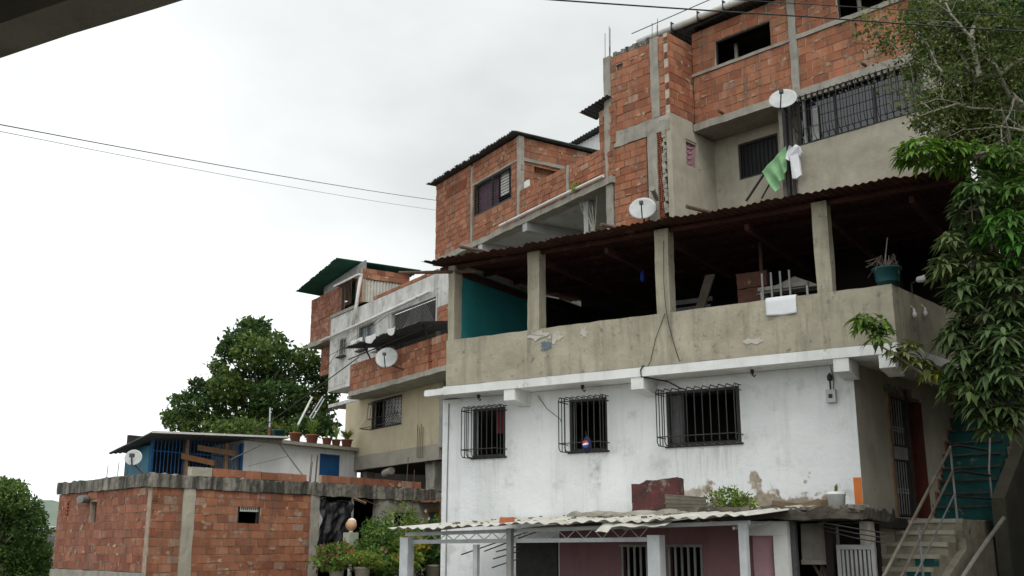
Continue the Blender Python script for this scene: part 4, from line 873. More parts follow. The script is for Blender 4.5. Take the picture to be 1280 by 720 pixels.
for k in range(36):
    x = -3.8 + .1 * k
    for sg in (1, -1):
        xa, xb = x, x + sg * 1.3
        t0 = 0; t1 = min(1, ((-.78 if sg > 0 else -3.82) - xa) / (sg * 1.3)) if sg * 1.3 != 0 else 1
        if 0 < t1: mb.tube([(xa, .08, 7.5), (xa + sg * 1.3 * t1, .08, 7.5 + 1.6 * t1)], .006, 3)
mb.build('balcony_lattice', 'zinc', bl)
mb = MB(); mb.box(-8.9, -.5, 1.6, 1.7, 6.6, 9.8); mb.build('room_wall', 'dark', bl)
mb = MB(); mb.rbox(-4.15, -3.9, -.08, .1, 7.2, 9.1, .2, .015); mb.build('column', 'oldwhite', bl)
mb = MB(); corrug(mb, lambda u, v: (-4.3 + 5.4 * u, -1.55 + 1.7 * v, 7.86 + .22 * v - .06 * u), 5.4, 4, .15, .02, .005, jag=.03); mb.build('awning', 'zinc_d', bl)
mb = MB(); mb.grid(lambda u, v: (-2.4 + .75 * u, -1.58 - .02 * math.sin(u * 9), 7.92 - .25 * v * (.6 + .4 * math.sin(u * 3.1))), 10, 4, .01); mb.build('bent_flashing', 'pvc', bl); mb = MB(); mb.grid(lambda u, v: (-.9 + .6 * u, -1.58 - .03 * math.sin(u * 7), 7.9 - .22 * v * math.sin(u * 3.1)), 10, 4, .01); mb.build('bent_flashing', 'pvc', bl); mb = MB(); mb.grid(lambda u, v: (-3.7 + .9 * u, -1.5 - .02 * math.sin(u * 9), 8.0 - .16 * v * (.6 + .4 * math.sin(u * 8))), 10, 4, .01); mb.build('bent_flashing', 'pvc', bl)
for x in (-3.4, -1.2, .6):
    mb = MB(); mb.tube([(x, -.9, 7.4), (x, -1.2, 7.9)], .025); mb.build('awning_post', 'iron', bl)
mb = MB(); mb.tube([(-4.5, -1.2, 7.55), (1.2, -1.2, 7.72)], .02); mb.tube([(-8.6, -.3, 8.3), (-6, -.7, 8.25), (-3, -.5, 8.9), (-1, -.2, 9.0)], .009, 4); mb.tube([(-8.8, -.2, 7.9), (-7, -.5, 8.3), (-4, -.4, 8.95)], .009, 4); mb.build('wall_cable', 'cable', bl)
mb = MB(); mb.rbox(-4.8, -4.2, -.35, -.0, 7.9, 8.3, .15, .02); mb.build('water_box', 'pvc', bl)
# tower
B, MO = MB(), MB()
bricks(B, MO, -10.85, -7.92, 10.0, 10.95, -.05, seed=41, tones=BRD, bh=.19); flush(bl, 'mortar', 'tower_wall'); bricks(B, MO, -6.66, -6.16, 10.0, 10.95, -.05, seed=46, tones=BRD, bh=.19); flush(bl, 'mortar', 'tower_wall'); bricks(B, MO, -10.85, -8.97, 9.22, 9.99, -.05, seed=42, tones=BRD, bh=.19); flush(bl, 'mortar', 'tower_wall')
bricks(B, MO, -10.5, -8.97, 7.9, 9.0, .3, seed=44, tones=BRD, bh=.19); flush(bl, 'mortar', 'tower_wall')
B.frame(-6.15, -.05, 90); MO.frame(-6.15, -.05, 90); bricks(B, MO, .0, 1.9, 10.86, 11.24, 0, seed=43); flush(bl, 'mortar', 'tower_wall')
B.frame(-10.86, 2.2, -90); MO.frame(-10.86, 2.2, -90); bricks(B, MO, .0, 2.24, 9.22, 10.9, 0, seed=45, tones=BRD); flush(bl, 'mortar', 'tower_wall')
mb = MB(); mb.box(-8.95, -6.7, -.04, -.001, 9.87, 9.99); mb.rbox(-10.9, -8.96, -.1, 1.5, 9.02, 9.2, .2, .015); mb.build('tower_slab', 'conc_g', bl)
mb = MB(); mb.frame(-6.15, -.05, 90); corrug(mb, lambda u, v: (.02 + 1.85 * u, .05, 10.02 + .82 * v), 1.85, 3, .12, .0, .01); mb.V = [(v[0] + .02 * math.sin(v[1] * 52), v[1], v[2]) for v in mb.V]; mb.build('tower_sheet', 'beige_sheet', bl)
mb = MB(); mb.add([(-9.9, .05, 10.95), (-6.2, .05, 10.95), (-6.2, .05, 11.55), (-9.9, .06, 11.3), (-9.9, .12, 10.95), (-6.2, .12, 10.95), (-6.2, .12, 11.55), (-9.9, .12, 11.3)], [(0, 1, 2, 3), (7, 6, 5, 4), (0, 4, 5, 1), (1, 5, 6, 2), (2, 6, 7, 3), (3, 7, 4, 0)]); mb.build('tower_gable', 'zinc', bl)
mb = MB(); a, b, c, d = -7.92, -6.66, 10.0, 10.92
for q in ((a, a + .05, c, d), (b - .05, b, c, d), (a + .05, b - .05, d - .05, d)): mb.box(q[0], q[1], -.06, .02, q[2], q[3])
w0 = mb.build('window', 'iron', bl); mb = MB(); [mb.tube([(a + .1 + .12 * k, -.2, c), (a + .1 + .12 * k, -.2, d)], .010, 4) for k in range(10)]; mb.box(a - .05, b + .05, -.24, -.05, d - .03, d + .02); mb.build('grille', 'rebar', w0)
mb = MB(); mb.box(-8.3, -6.1, -.24, -.10, 10.93, 11.0); mb.build('window_hood', 'pvc', bl)
mb = MB(); mb.box(-10.8, -6.3, 1.2, 1.3, 9.2, 10.94); mb.build('tower_back', 'dark', bl)
mb = MB()
A_, B_, C_, D_ = Vector((-11.15, -.62, 11.30)), Vector((-7.0, -.72, 11.70)), Vector((-5.75, 2.1, 11.36)), Vector((-11.3, 2.4, 11.2))
corrug(mb, lambda u, v: tuple((A_.lerp(B_, u)).lerp(D_.lerp(C_, u), v)), 4.4, 6, .2, .014, .02, jag=.006); mb.build('tower_roof', 'green_roof', bl, label='green painted sheet roof over the brick tower')
# ================================================================== LOW BRICK HOUSE (left foreground)
lb = thing('low_brick_house', 'low bare brick house with a mouldy concrete ring beam and black tarp', 'house', F6.w(0, 0, 0), F6.deg)
rL = F6.rel(F6S)
B, MO, HO = MB(), MB(), MB()
HL = [(2.34, 3.0, 2.02, 2.49)]
bricks(B, MO, .004, .80, .0, 2.77, 0, seed=51, bh=.178, bw=.33)
for z in (1.07, 1.79, 2.15, 2.50): hollow(B, HO, .02, .15, z, z + .16, -.012)
flush(lb); bricks(B, MO, 1.12, 4.62, .0, 2.77, 0, holes=HL, seed=52, bh=.178, bw=.34); flush(lb)
B.frame(*rL); MO.frame(*rL); HO.frame(*rL)
HS = [(-4.72, -4.50, 2.22, 2.60), (-3.28, -2.88, 2.05, 2.55)]
bricks(B, MO, -5.25, -.055, 1.05, 2.78, 0, holes=HS, seed=54, tones=BRD, bh=.178, bw=.32)
hollow(B, HO, -4.70, -4.52, 2.24, 2.58, .0, 1, 4)
HO.box(-3.3, -2.86, .145, .16, 2.0, 2.6); HO.box(-4.74, -4.48, .145, .16, 2.2, 2.62)
flush(lb)
mb = MB().frame(*rL); mb.rbox(-5.28, -.06, -.03, .12, .0, 1.04, .25, .012); mb.build('wall_base', 'conc_g', lb)
mb = MB().frame(*rL); mb.rbox(-5.32, -.02, -.045, .2, 2.785, 3.05, .1, .016, top=.05, sd=6); mb.build('ring_beam', 'ring', lb)
mb = MB(); mb.rbox(-.08, 4.72, -.045, .2, 2.775, 3.05, .1, .016, top=.06, sd=1); mb.build('ring_beam', 'ring', lb)
mb = MB(); mb.rbox(4.72, 9.75, -.06, .2, 2.76, 3.07, .1, .018, top=.06, sd=2); mb.build('ring_beam', 'ring', lb)
mb = MB(); mb.rbox(.80, 1.12, -.02, .2, .0, 2.78, .16, .012, sd=1); mb.build('column', 'conc_l', lb)
mb = MB(); mb.rbox(4.60, 4.90, -.03, .2, .0, 2.77, .16, .014, sd=2); mb.build('column', 'conc_g', lb)
mb = MB(); mb.rbox(7.08, 7.45, -.02, .2, .0, 2.77, .16, .014, sd=3); mb.build('column', 'conc_g', lb)
mb = MB(); wall(mb, 7.45, 9.72, 0, 2.765, .03, .18, [(7.75, 8.62, 2.05, 2.42), (9.12, 9.66, .2, 2.55)]); mb.build('cement_wall', 'conc_g', lb)
mb = MB()
for k in range(5):
    x = 7.75 + .87 * k / 4
    for sg in (1, -1):
        xb = min(8.62, max(7.75, x + sg * .45)); mb.tube([(x, .02, 2.06), (xb, .02, 2.06 + .35 * abs(xb - x) / .45)], .012, 5)
for q in ((7.70, 8.67, 2.42, 2.47), (7.70, 8.67, 2.0, 2.05)): mb.box(q[0], q[1], .0, .06, q[2], q[3])
mb.build('lattice_vent', 'zinc', lb)
mb = MB()
for q in ((9.12, 9.2, .2, 2.55), (9.58, 9.66, .2, 2.55), (9.2, 9.58, 2.47, 2.55), (9.2, 9.58, 1.55, 1.66)): mb.box(q[0], q[1], .0, .1, q[2], q[3])
w0 = mb.build('window', 'yellow', lb); mb = MB(); mb.box(9.2, 9.58, .05, .06, .2, 2.47); mb.build('pane', 'bglass', w0)
mb = MB(); mb.prism([(.1, .2), (9.7, .2), (9.7, 4.9), (1.17, 4.9)], 2.85, 3.0)
mb.build('roof_slab', 'conc_g', lb)
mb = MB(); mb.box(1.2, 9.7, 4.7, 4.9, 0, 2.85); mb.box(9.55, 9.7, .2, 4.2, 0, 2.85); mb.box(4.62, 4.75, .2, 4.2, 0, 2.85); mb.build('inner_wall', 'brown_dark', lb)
mb = MB()
for q in ((2.34, 2.38, 2.02, 2.49), (2.96, 3.0, 2.02, 2.49), (2.38, 2.96, 2.45, 2.49)): mb.box(q[0], q[1], .02, .08, q[2], q[3])
w0 = mb.build('window', 'iron', lb); mb = MB(); mb.box(2.42, 2.98, .03, .045, 2.33, 2.46); mb.build('louvre', 'board', w0)
mb = MB()
for k in range(9): mb.box(2.45 + .058 * k, 2.478 + .058 * k, .024, .029, 2.37, 2.42)
mb.build('louvre_slot', 'iron', w0)
mb = MB().frame(*rL); mb.lathe([(.12, -.35), (.135, -.3), (.13, .1), (.0, .11)], n=12); 
mb.V = [tuple(Matrix.Translation((0, 0, 0)) @ Vector(v)) for v in mb.V]; mb = MB().frame(*rL)
mb.tube([(-3.45, .05, 2.62), (-3.1, -.30, 2.60)], .085, 12); mb.build('vent_pipe', 'zinc', lb)
# tarp
mb = MB(); mb.grid(lambda u, v: (4.86 + 1.15 * u + .03 * math.sin(v * 5), -.02 - .035 * math.sin(u * 16 + v * 4) - .10 * noise.noise(Vector((u * 5, v * 4, 0))) - .07 * noise.noise(Vector((u * 11 + v * 5, v * 7, 3))) - .05 * v, 2.72 - 1.42 * v - .10 * u * v + .03 * math.sin(u * 12) - (.08 * math.sin(u * 3.14) if v < .05 else 0)), 46, 40, .006)
mb.build('tarp', 'tarp', lb, smooth=True, label='crumpled black plastic tarp covering the opening')
mb = MB(); mb.tube([(6.03, -.05, 0), (6.03, -.05, 2.74)], .035, 8); mb.build('post', 'zinc', lb)
mb = MB(); mb.tube([(5.98, -.1, 2.74), (6.35, -.2, 2.62)], .035, 5); mb.tube([(6.4, -.06, 2.72), (6.9, -.06, 2.60), (7.1, -.04, 2.66)], .008, 4); mb.tube([(7.8, -.1, 2.76), (8.02, -.15, 2.60)], .02, 5); mb.build('hanging_stick', 'wood', lb)
# loose block courses laid on the beam, rebar tufts
B, MO = MB(), MB(); bricks(B, MO, 1.55, 4.45, 3.06, 3.25, .02, seed=55, mortar=False, bh=.19, bw=.5, th=.12); MO.box(1.56, 4.44, .045, .14, 3.055, 3.24); flush(lb, 'mortar', 'block_course'); bricks(B, MO, 4.95, 8.85, 3.08, 3.28, .02, seed=56, mortar=False, bh=.2, bw=.5, ragged=0); MO.box(4.96, 8.84, .045, .14, 3.06, 3.27)
flush(lb, 'mortar', 'block_course')
mb = MB(); mb.rbox(1.0, 1.54, .02, .16, 3.05, 3.25, .1, .012); mb.build('cement_block', 'conc_l', lb)
for x, y, h in ((4.55, .04, .72), (4.66, .12, .55), (4.74, .02, .70), (4.80, .1, .74), (8.3, .1, .9), (8.33, -.02, 2.1)):
    mb = MB(); mb.tube([(x, y, 2.9 if h < 2 else .8), (x + .02, y - (.03 if h < 2 else .12), 3.03 + (h if h < 2 else .55))], .011, 5); mb.build('rebar', 'rebar', lb)
for x, h in ((-1.6, .22), (-2.1, .35), (-2.7, .3)):
    mb = MB().frame(*rL); mb.tube([(x, .1, 3.0), (x + .03, .1, 3.05 + h)], .008, 4); mb.build('rebar', 'rebar', lb)
dish(F6S.w(-.95, -.05, 3.42), F6.deg - 52, -14, .175, 'small satellite dish on the left edge of the low brick house', F6S.w(-.6, .1, 3.03))
mb = MB(); mb.grid(lambda u, v: (8.75 + 1.0 * u, -.35 + .7 * v, 2.74 + .04 * u + .02 * math.sin(u * 20)), 12, 3, .03); mb.build('tile_hood', 'terracotta', lb)

# ================================================================== BLUE GRILLE HOUSE behind it
bg_ = thing('blue_grille_house', 'low white house with a dark blue barred verandah and blue door', 'house', F7.w(0, 0, 0), F7.deg)
mb = MB(); wall(mb, -4.55, .6, 1.2, 4.86, 0, .15, [(-1.24, -.30, 2.6, 4.53)]); mb.box(-4.55, -4.4, .15, 3, 1.2, 4.8); mb.build('white_wall', 'plastic_w' if 0 else pm('clean_limewash', (.82, .83, .83), (.74, .75, .75), 1.5, .9, .2, 12, streak=(.42, .42, .40), sk=.3), bg_)
mb = MB(); mb.box(-1.20, -.34, .03, .08, 2.6, 4.48); dd = mb.build('door', 'blue', bg_)
mb = MB(); mb.box(-1.24, -1.20, -.01, .1, 2.6, 4.53); mb.box(-.34, -.30, -.01, .1, 2.6, 4.53); mb.box(-1.2, -.34, -.01, .1, 4.48, 4.53); mb.build('door_frame', 'blue', dd)
mb = MB(); mb.rbox(-4.6, .8, -.32, 2.5, 4.70, 4.80, .3, .01) ; mb.build('roof_ledge', 'conc_g', bg_)
mb = MB()
for k in range(26): 
    x = -7.82 + .128 * k; mb.tube([(x, 0, 2.2), (x, 0, 4.56)], .014, 5)
for z in (3.2, 4.16): mb.tube([(-7.86, 0, z), (-4.56, 0, z)], .02, 5)
mb.box(-7.9, -7.82, -.03, .05, 1.5, 4.6); mb.box(-4.66, -4.56, -.03, .05, 1.5, 4.6); mb.build('grille', 'blue', bg_)
mb = MB(); mb.box(-7.6, -4.4, 1.45, 1.55, 1.2, 4.7); mb.build('inner_wall', 'dark', bg_)
mb = MB(); mb.box(-7.86, -4.56, 0, .1, 1.2, 2.2); mb.build('low_wall', 'blue', bg_)
mb = MB().frame(-7.88, .02, 78); mb.box(0, 1.5, 0, .05, 1.2, 4.3); mb.build('side_sheet', 'bluesheet', bg_)
for x in (-6.72, -5.27):
    mb = MB(); mb.box(x - .05, x + .05, -.1, -.02, 2.2, 4.55); mb.build('timber', 'wood', bg_)
for (x0, x1, z0, z1, dz, m_) in ((-6.95, -5.75, 3.98, 4.14, -.13, 'wood_o'), (-6.4, -4.95, 4.26, 4.42, -.08, 'wood')):
    mb = MB(); mb.add([(x0, -.15, z0), (x1, -.15, z0 + dz), (x1, -.15, z1 + dz), (x0, -.15, z1), (x0, -.11, z0), (x1, -.11, z0 + dz), (x1, -.11, z1 + dz), (x0, -.11, z1)], [(0, 1, 2, 3), (7, 6, 5, 4), (0, 4, 5, 1), (1, 5, 6, 2), (2, 6, 7, 3), (3, 7, 4, 0)]); mb.build('plank', m_, bg_)
mb = MB(); corrug(mb, lambda u, v: (-8.45 + 5.1 * u + .25 * v, -.70 + 2.2 * v, 4.585 + .26 * u - .45 * v * (1 - u)), 5.1, 5, .15, .012, .03); mb.build('verandah_roof', 'zinc_d', bg_)
mb = MB(); mb.box(-8.45, -3.35, -.74, -.70, 4.565, 4.62); mb.V = [(v[0], v[1], v[2] + (.26 if v[0] > -4 else 0)) for v in mb.V]; mb.build('roof_edge', 'pvc', bg_)
mb = MB(); mb.tube([(-5.3, -.3, 4.05), (-4.3, -.5, 4.55)], .02, 5); mb.tube([(-3.1, -.02, 4.7), (-1.9, -.02, 3.7)], .012, 4); mb.tube([(-4.6, -.3, 3.9), (-3.0, -.3, 4.3)], .008, 4); mb.build('wall_cable', 'cable_g', bg_)
# potted plants along the roof ledge
def pot(mb, r, h): mb.lathe([(r * .72, 0), (r * .92, h * .85), (r * 1.05, h * .86), (r * 1.05, h), (r * .9, h), (r * .8, h * .8)], n=18)
def blades(mb, n, hh, spread, rr, w_=.018, base=0, cols=((.10, .20, .03),)):
    for k in range(n):
        a = rr.uniform(0, 6.28); l = hh * rr.uniform(.6, 1.1); sp = spread * rr.uniform(.3, 1.1); ca, sa = math.cos(a), math.sin(a)
        P_ = [Vector((sp * t ** 1.6 * ca, sp * t ** 1.6 * sa, base + l * (t - .30 * t * t * (sp / max(spread, .01))))) for t in (0, .4, .75, 1)]
        c = rr.choice(cols); q = rr.uniform(.7, 1.3); c = tuple(v * q for v in c)
        vs = []
        for i, p in enumerate(P_):
            ww = w_ * (1, 1.1, .7, .05)[i]; vs += [tuple(p + Vector((-sa, ca, 0)) * ww), tuple(p - Vector((-sa, ca, 0)) * ww)]
        mb.add(vs, [(0, 1, 3, 2), (2, 3, 5, 4), (4, 5, 7, 6)], c)
PP = [(-3.24, 'plastic_teal', .21, .33, 'teal pot with a low yellowish plant, leftmost on the white house roof ledge', .18, [(.30, .24, .06), (.22, .22, .05)]),
      (-2.52, 'terracotta', .20, .30, 'terracotta pot beside the slanted white pole on the roof ledge', .34, [(.16, .22, .06)]),
      (-1.76, 'terracotta', .22, .30, 'terracotta pot with the tallest grassy plant on the roof ledge', .52, [(.14, .28, .04), (.22, .30, .06)]),
      (-1.06, 'terracotta', .17, .25, 'small terracotta pot with a two leaved sprout on the roof ledge', .34, [(.13, .25, .04)]),
      (-.62, 'terracotta', .16, .23, 'terracotta pot with upright pale spiky leaves next to the rightmost pot', .55, [(.24, .33, .08)]),
      (-.10, 'terracotta', .20, .27, 'rightmost terracotta pot with yellowing bush, against the ochre wall', .36, [(.30, .24, .06), (.18, .22, .05)])]
for i, (x, m_, r, h, lab, hh, cl) in enumerate(PP):
    t = thing('potted_plant', lab, 'potted plant', F7.w(x, -.12, 4.80), F7.deg, 'potted plants on the white house roof ledge')
    mb = MB(); pot(mb, r, h); mb.build('pot', m_, t, smooth=True)
    mb = MB(); blades(mb, (40, 30, 60, 9, 24, 70)[i], hh * 1.35, (.26, .22, .36, .10, .2, .40)[i], random.Random(i + 60), .022, h * .8, cl); mb.build('leaves', 'leaf', t, fix=False)
    mb = MB(); mb.lathe([(r * .9, h * .85), (.001, h * .86)], n=14); mb.build('earth', 'soil', t)
pl = thing('white_pole', 'slanted white pole rising from the pots on the roof ledge', 'pole', F7.w(-2.69, -.05, 4.9), F7.deg)
mb = MB(); mb.tube([(0, 0, -.1), (.92, 0, 1.45)], .035, 8); mb.build('pole', 'pvc', pl)
fr = thing('rod_frame', 'small slanted metal rod frame hung above the potted plants', 'frame', F7.w(-1.9, -.05, 5.6), F7.deg)
mb = MB(); mb.tube([(.05, 0, .05), (.62, 0, .82), (.70, 0, .76), (.2, 0, .05), (.05, 0, .05)], .022, 6); mb.tube([(.1, 0, .0), (.4, 0, -.08)], .02, 6); mb.build('rod', 'steel', fr)
pl = thing('pole_stub', 'short upright pipe beside the teal pot on the roof ledge', 'pole', F7.w(-3.62, -.1, 4.8), F7.deg)
mb = MB(); mb.tube([(0, 0, 0), (0, 0, .38)], .05, 8); mb.build('sleeve', 'rebar', pl); mb = MB(); mb.tube([(0, 0, .38), (-.02, 0, 1.0)], .028, 8); mb.build('pipe', 'steel', pl)

# ================================================================== PINK ANNEX in front of the porch house, old slab, canopy
an = thing('pink_annex', 'low mauve and pink room with barred windows under a crumbling slab', 'annex', FM.w(0, 0, 0), FM.deg)
mb = MB(); wall(mb, -4.17, -1.10, 0, 1.93, -1.5, -1.36, [(-3.12, -1.86, .75, 1.60)]); mb.box(-4.17, -4.03, -1.36, -.004, 0, 1.93); mb.build('mauve_wall', 'mauve', an)
mb = MB(); mb.rbox(-1.098, -.80, -1.56, -1.40, 0, 1.735, .2, .006); mb.build('pink_wall', 'pink', an)
mb = MB(); mb.rbox(-1.15, -.60, -1.62, -1.42, 1.74, 1.93, .15, .008); mb.rbox(-.798, -.60, -1.62, -1.40, 0, 1.738, .2, .006); mb.build('white_surround', 'white2', an)
mb = MB(); mb.box(-3.12, -1.86, -1.40, -1.38, .75, .80); mb.box(-2.6, -2.38, -1.5, -1.36, .75, 1.60); w0 = mb.build('window', 'mauve', an)
mb = MB()
for a, b in ((-3.12, -2.6), (-2.38, -1.86)):
    for k in range(6): mb.box(a + (b - a - .03) * k / 5, a + (b - a - .03) * k / 5 + .03, -1.515, -1.49, .76, 1.585)
    mb.box(a - .02, b + .02, -1.53, -1.50, 1.585, 1.62)
mb.build('grille', 'zinc', w0)
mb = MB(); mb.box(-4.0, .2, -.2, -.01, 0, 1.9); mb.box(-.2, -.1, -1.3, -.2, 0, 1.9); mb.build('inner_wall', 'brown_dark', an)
mb = MB(); mb.rbox(-1.82, .42, -1.75, -.02, 1.94, 2.07, .08, .03, top=.10, sd=4); mb.build('old_slab', 'ring_d', an)
mb = MB(); mb.box(-4.17, -1.83, -1.55, -.02, 1.90, 1.94); mb.build('roof_board', 'zinc_d', an)
mb = MB(); mb.rbox(-.58, -.10, -1.1, -.98, 1.42, 1.90, .2, .008); mb.rbox(-.58, -.1, -1.16, -.96, 1.36, 1.42, .2, .004); mb.rbox(.24, .36, -1.2, -.9, 0, 1.93, .1, .02); mb.build('cement_panel', 'conc_g', an)
mb = MB(); mb.rbox(-.60, -.53, -1.5, -1.4, 0, 1.93, .2, .004); mb.build('door_post', 'zinc_d', an)
mb = MB()
for k in range(9):
    rr = random.Random(k); mb.tube([(-.5 + rr.uniform(0, .3), -1.0, .2), (-.5 + rr.uniform(0, .35), -1.02, .8), (-.5 + rr.uniform(0, .35), -1.0, 1.36)], .012, 4)
mb.build('dry_stems', 'bark', an)
mb = MB()
for q in ((-.02, .03, 0, 1.62), (.42, .47, 0, 1.62), (.03, .42, 1.56, 1.62)): mb.box(q[0], q[1], -1.42, -1.36, q[2], q[3])
d0 = mb.build('door', 'zinc', an, label='grey metal door with vertical slots')
mb = MB()
for k in range(7): mb.box(.045 + .055 * k, .075 + .055 * k, -1.415, -1.39, .05, 1.555)
mb.build('slat', 'zinc', d0); mb = MB(); mb.box(.03, .42, -1.386, -1.37, 0, 1.56); mb.build('backing', 'zinc_d', d0)
mb = MB()
for k in range(3): mb.tube([(-.1, -1.70 + .05 * k, 1.90 - .05 * k), (.35, -1.8, 1.82 - .06 * k), (.7, -1.75, 1.76 - .06 * k)], .008, 4)
mb.build('cable', 'cable', an)
bd = MB(); bd.box(-4.94, -4.20, -1.52, -1.48, 0, 1.68); o = bd.build('black_door', 'iron'); o.location = FM.w(0, 0, 0); o.rotation_euler = (0, 0, R(FM.deg)); tag(o, 'plain black door panel left of the mauve wall under the canopy', 'door')

ca = thing('canopy', 'white steel canopy with zigzag truss and dirty wavy roof sheets', 'canopy', FM.w(0, 0, 0), FM.deg)
for x, y, wd, h, m_ in ((-5.87, -3.05, .15, 1.72, 'steel'), (-4.62, -3.05, .07, 1.62, 'steel'), (-4.05, -3.05, .075, 1.84, 'zinc'), (-1.83, -3.05, .17, 1.74, 'steel'), (-.66, -3.05, .095, 1.88, 'steel')):
    mb = MB(); mb.box(x - wd / 2, x + wd / 2, y - wd / 2, y + wd / 2, 0, h); mb.build('post', m_, ca)
mb = MB(); mb.add([(-5.95, -3.0, 1.74), (-.6, -3.0, 1.86), (-.6, -3.0, 1.91), (-5.95, -3.0, 1.79), (-5.95, -2.95, 1.74), (-.6, -2.95, 1.86), (-.6, -2.95, 1.91), (-5.95, -2.95, 1.79)], [(0, 1, 2, 3), (7, 6, 5, 4), (0, 4, 5, 1), (1, 5, 6, 2), (2, 6, 7, 3), (3, 7, 4, 0)])
mb.build('beam', 'steel', ca)
mb = MB(); mb.add([(-5.80, -3.0, 1.63), (-1.9, -3.0, 1.66), (-1.9, -3.0, 1.715), (-5.80, -3.0, 1.685), (-5.80, -2.95, 1.63), (-1.9, -2.95, 1.66), (-1.9, -2.95, 1.715), (-5.80, -2.95, 1.685)], [(0, 1, 2, 3), (7, 6, 5, 4), (0, 4, 5, 1), (1, 5, 6, 2), (2, 6, 7, 3), (3, 7, 4, 0)])
mb.build('beam', 'steel', ca)
mb = MB(); pz = [(-5.75 + .135 * k, -2.975, (1.675 + .008 * (-5.75 + .135 * k + 5.8)) if k % 2 else (1.755 + .022 * (.135 * k))) for k in range(29)]; mb.tube(pz, .008, 5); mb.build('truss_web', 'steel', ca)
for x in (-5.6, -3.9, -2.3, -.8):
    mb = MB(); mb.tube([(x, -3.0, 1.82), (x, -.1, 2.02)], .022, 6); mb.build('rafter', 'steel', ca)
sheets = [(-6.08, 1.65, .0, 0), (-4.55, 1.6, .012, 3), (-3.05, 1.55, .004, 5), (-1.7, 1.2, .02, 7)]
for i, (x, ln_, dz, sd) in enumerate(sheets):
    mb = MB()
    corrug(mb, lambda u, v, x=x, ln_=ln_, dz=dz, sd=sd: (x + ln_ * u, -3.30 + .05 * math.sin(sd + u * 5) + 3.2 * v * (1 if x < -4.2 else .96), 1.845 + (x + ln_ * u + 6) * .018 + dz + .205 * v + .012 * math.sin(u * 9 + sd)), ln_, 6, .19, .015, .006, jag=.02, seed=sd); mb.build('roof_sheet', 'beige_sheet', ca)
mb = MB(); mb.grid(lambda u, v: (-2.55 + 1.0 * u, -3.34 + .25 * v - .03 * math.sin(u * 8), 1.87 + .04 * v - (1 - v) * .09 * (1 if u < .25 else .25) + .01 * math.sin(u * 21)), 16, 5, .006); mb.build('torn_flap', 'beige_sheet', ca)
mb = MB(); mb.rbox(-3.9, -2.1, -1.75, -1.35, 2.02, 2.075, .1, .02, top=.05, sd=7); mb.build('rubble_strip', 'conc_g', ca)
for x0, y0, z0, x1, y1, z1 in ((-5.35, -2.4, 1.47, -4.35, -1.9, 1.84), (-5.0, -2.3, 1.52, -4.15, -1.9, 1.86), (-4.45, -2.8, 1.52, -4.0, -2.9, 1.60), (-4.5, -2.8, 1.42, -4.0, -2.9, 1.53), (-4.52, -2.8, 1.30, -4.0, -2.9, 1.43)):
    mb = MB(); mb.tube([(x0, y0, z0), (x1, y1, z1)], .009, 4); mb.build('rod', 'rebar', ca)
def at_M(o, x, y, z, a=0): o.location = FM.w(x, y, z); o.rotation_euler = (0, 0, R(FM.deg + a)); return o
mb = MB(); mb.rbox(-.09, .09, -.05, .05, 0, .10, .06, .02, c=(.52, .17, .08)); tag(at_M(mb.build('brick_shard', 'brick'), -4.10, -3.05, 1.90, 20), 'broken orange brick piece lying on the canopy edge', 'brick')
# junk on the slab
tk = MB(); tk.rbox(-.37, .37, -.05, .20, 0, .42, .09, .014, sd=3); tk.V = [(v[0] + .0 * v[2], v[1], v[2] * (1 + .14 * (v[0] > -.2)) + .02 * v[0]) for v in tk.V]
o = at_M(tk.build('rusty_tank', pm('flaking_rust', (.115, .035, .035), (.045, .027, .024), 5, .8, .6, 20, blotch=(.24, .20, .16), bl_sc=6, bl_t=.56, bl_w=.14)), -2.71, -1.15, 2.08, 4); tag(o, 'rusted dark red metal box lying against the white wall', 'box')
mb = MB(); corrug(mb, lambda u, v: (.0 + .62 * v, -.1 - .05 * u, .27 * u * (1 - .2 * v)), .35, 6, .075, .012, .006); mb.V = [(v[0], v[1], v[2]) for v in mb.V]
o = at_M(mb.build('zinc_offcut', pm('brown_zinc', (.19, .165, .13), (.11, .095, .075), 4, .8, .4, 20)), -2.48, -1.2, 2.07, 3); tag(o, 'short piece of corrugated zinc leaning beside the rusted box', 'sheet')
rng0 = np.random.default_rng(17); n = 900
v, f, c = leaf_cloud(np.concatenate([clump_pts(rng0, (.02, 0, .20), (.30, .18, .16), 600), clump_pts(rng0, (.25, 0, .12), (.22, .15, .12), 300)]), .055, rng0, [(.17, .29, .03), (.26, .34, .05), (.10, .18, .03)], rng0.integers(0, 3, n))
t = thing('slab_bush', 'yellow green bush growing on the crumbling slab against the dirty wall', 'bush', FM.w(-1.66, -1.0, 2.07), FM.deg); arr_mesh('leaves', v, f, c, 'leaf', t)
mb = MB(); rr = random.Random(5)
for k in range(14): a = rr.uniform(-.35, .35); mb.tube([(a * .3, 0, 0), (a, rr.uniform(-.1, .1), rr.uniform(.12, .3))], .006, 4)
mb.build('stems', 'bark', t)
mb = MB(); rr = random.Random(9)
for k in range(70): a = rr.uniform(0, 6.28); l = rr.uniform(.12, .26); mb.tube([(rr.uniform(-.05, .05), 0, 0), (l * .6 * math.cos(a), l * .5 * math.sin(a), l * .7), (l * math.cos(a), l * .7 * math.sin(a), l * .8)], .003, 3)
tag(at_M(mb.build('dead_brush', 'bark_p'), -1.93, -1.1, 2.07), 'clump of dry brown twigs between the zinc sheet and the bush', 'dead brush')
for k, (x, wd) in enumerate(((-1.2, .5), (-.75, .45))):
    pass
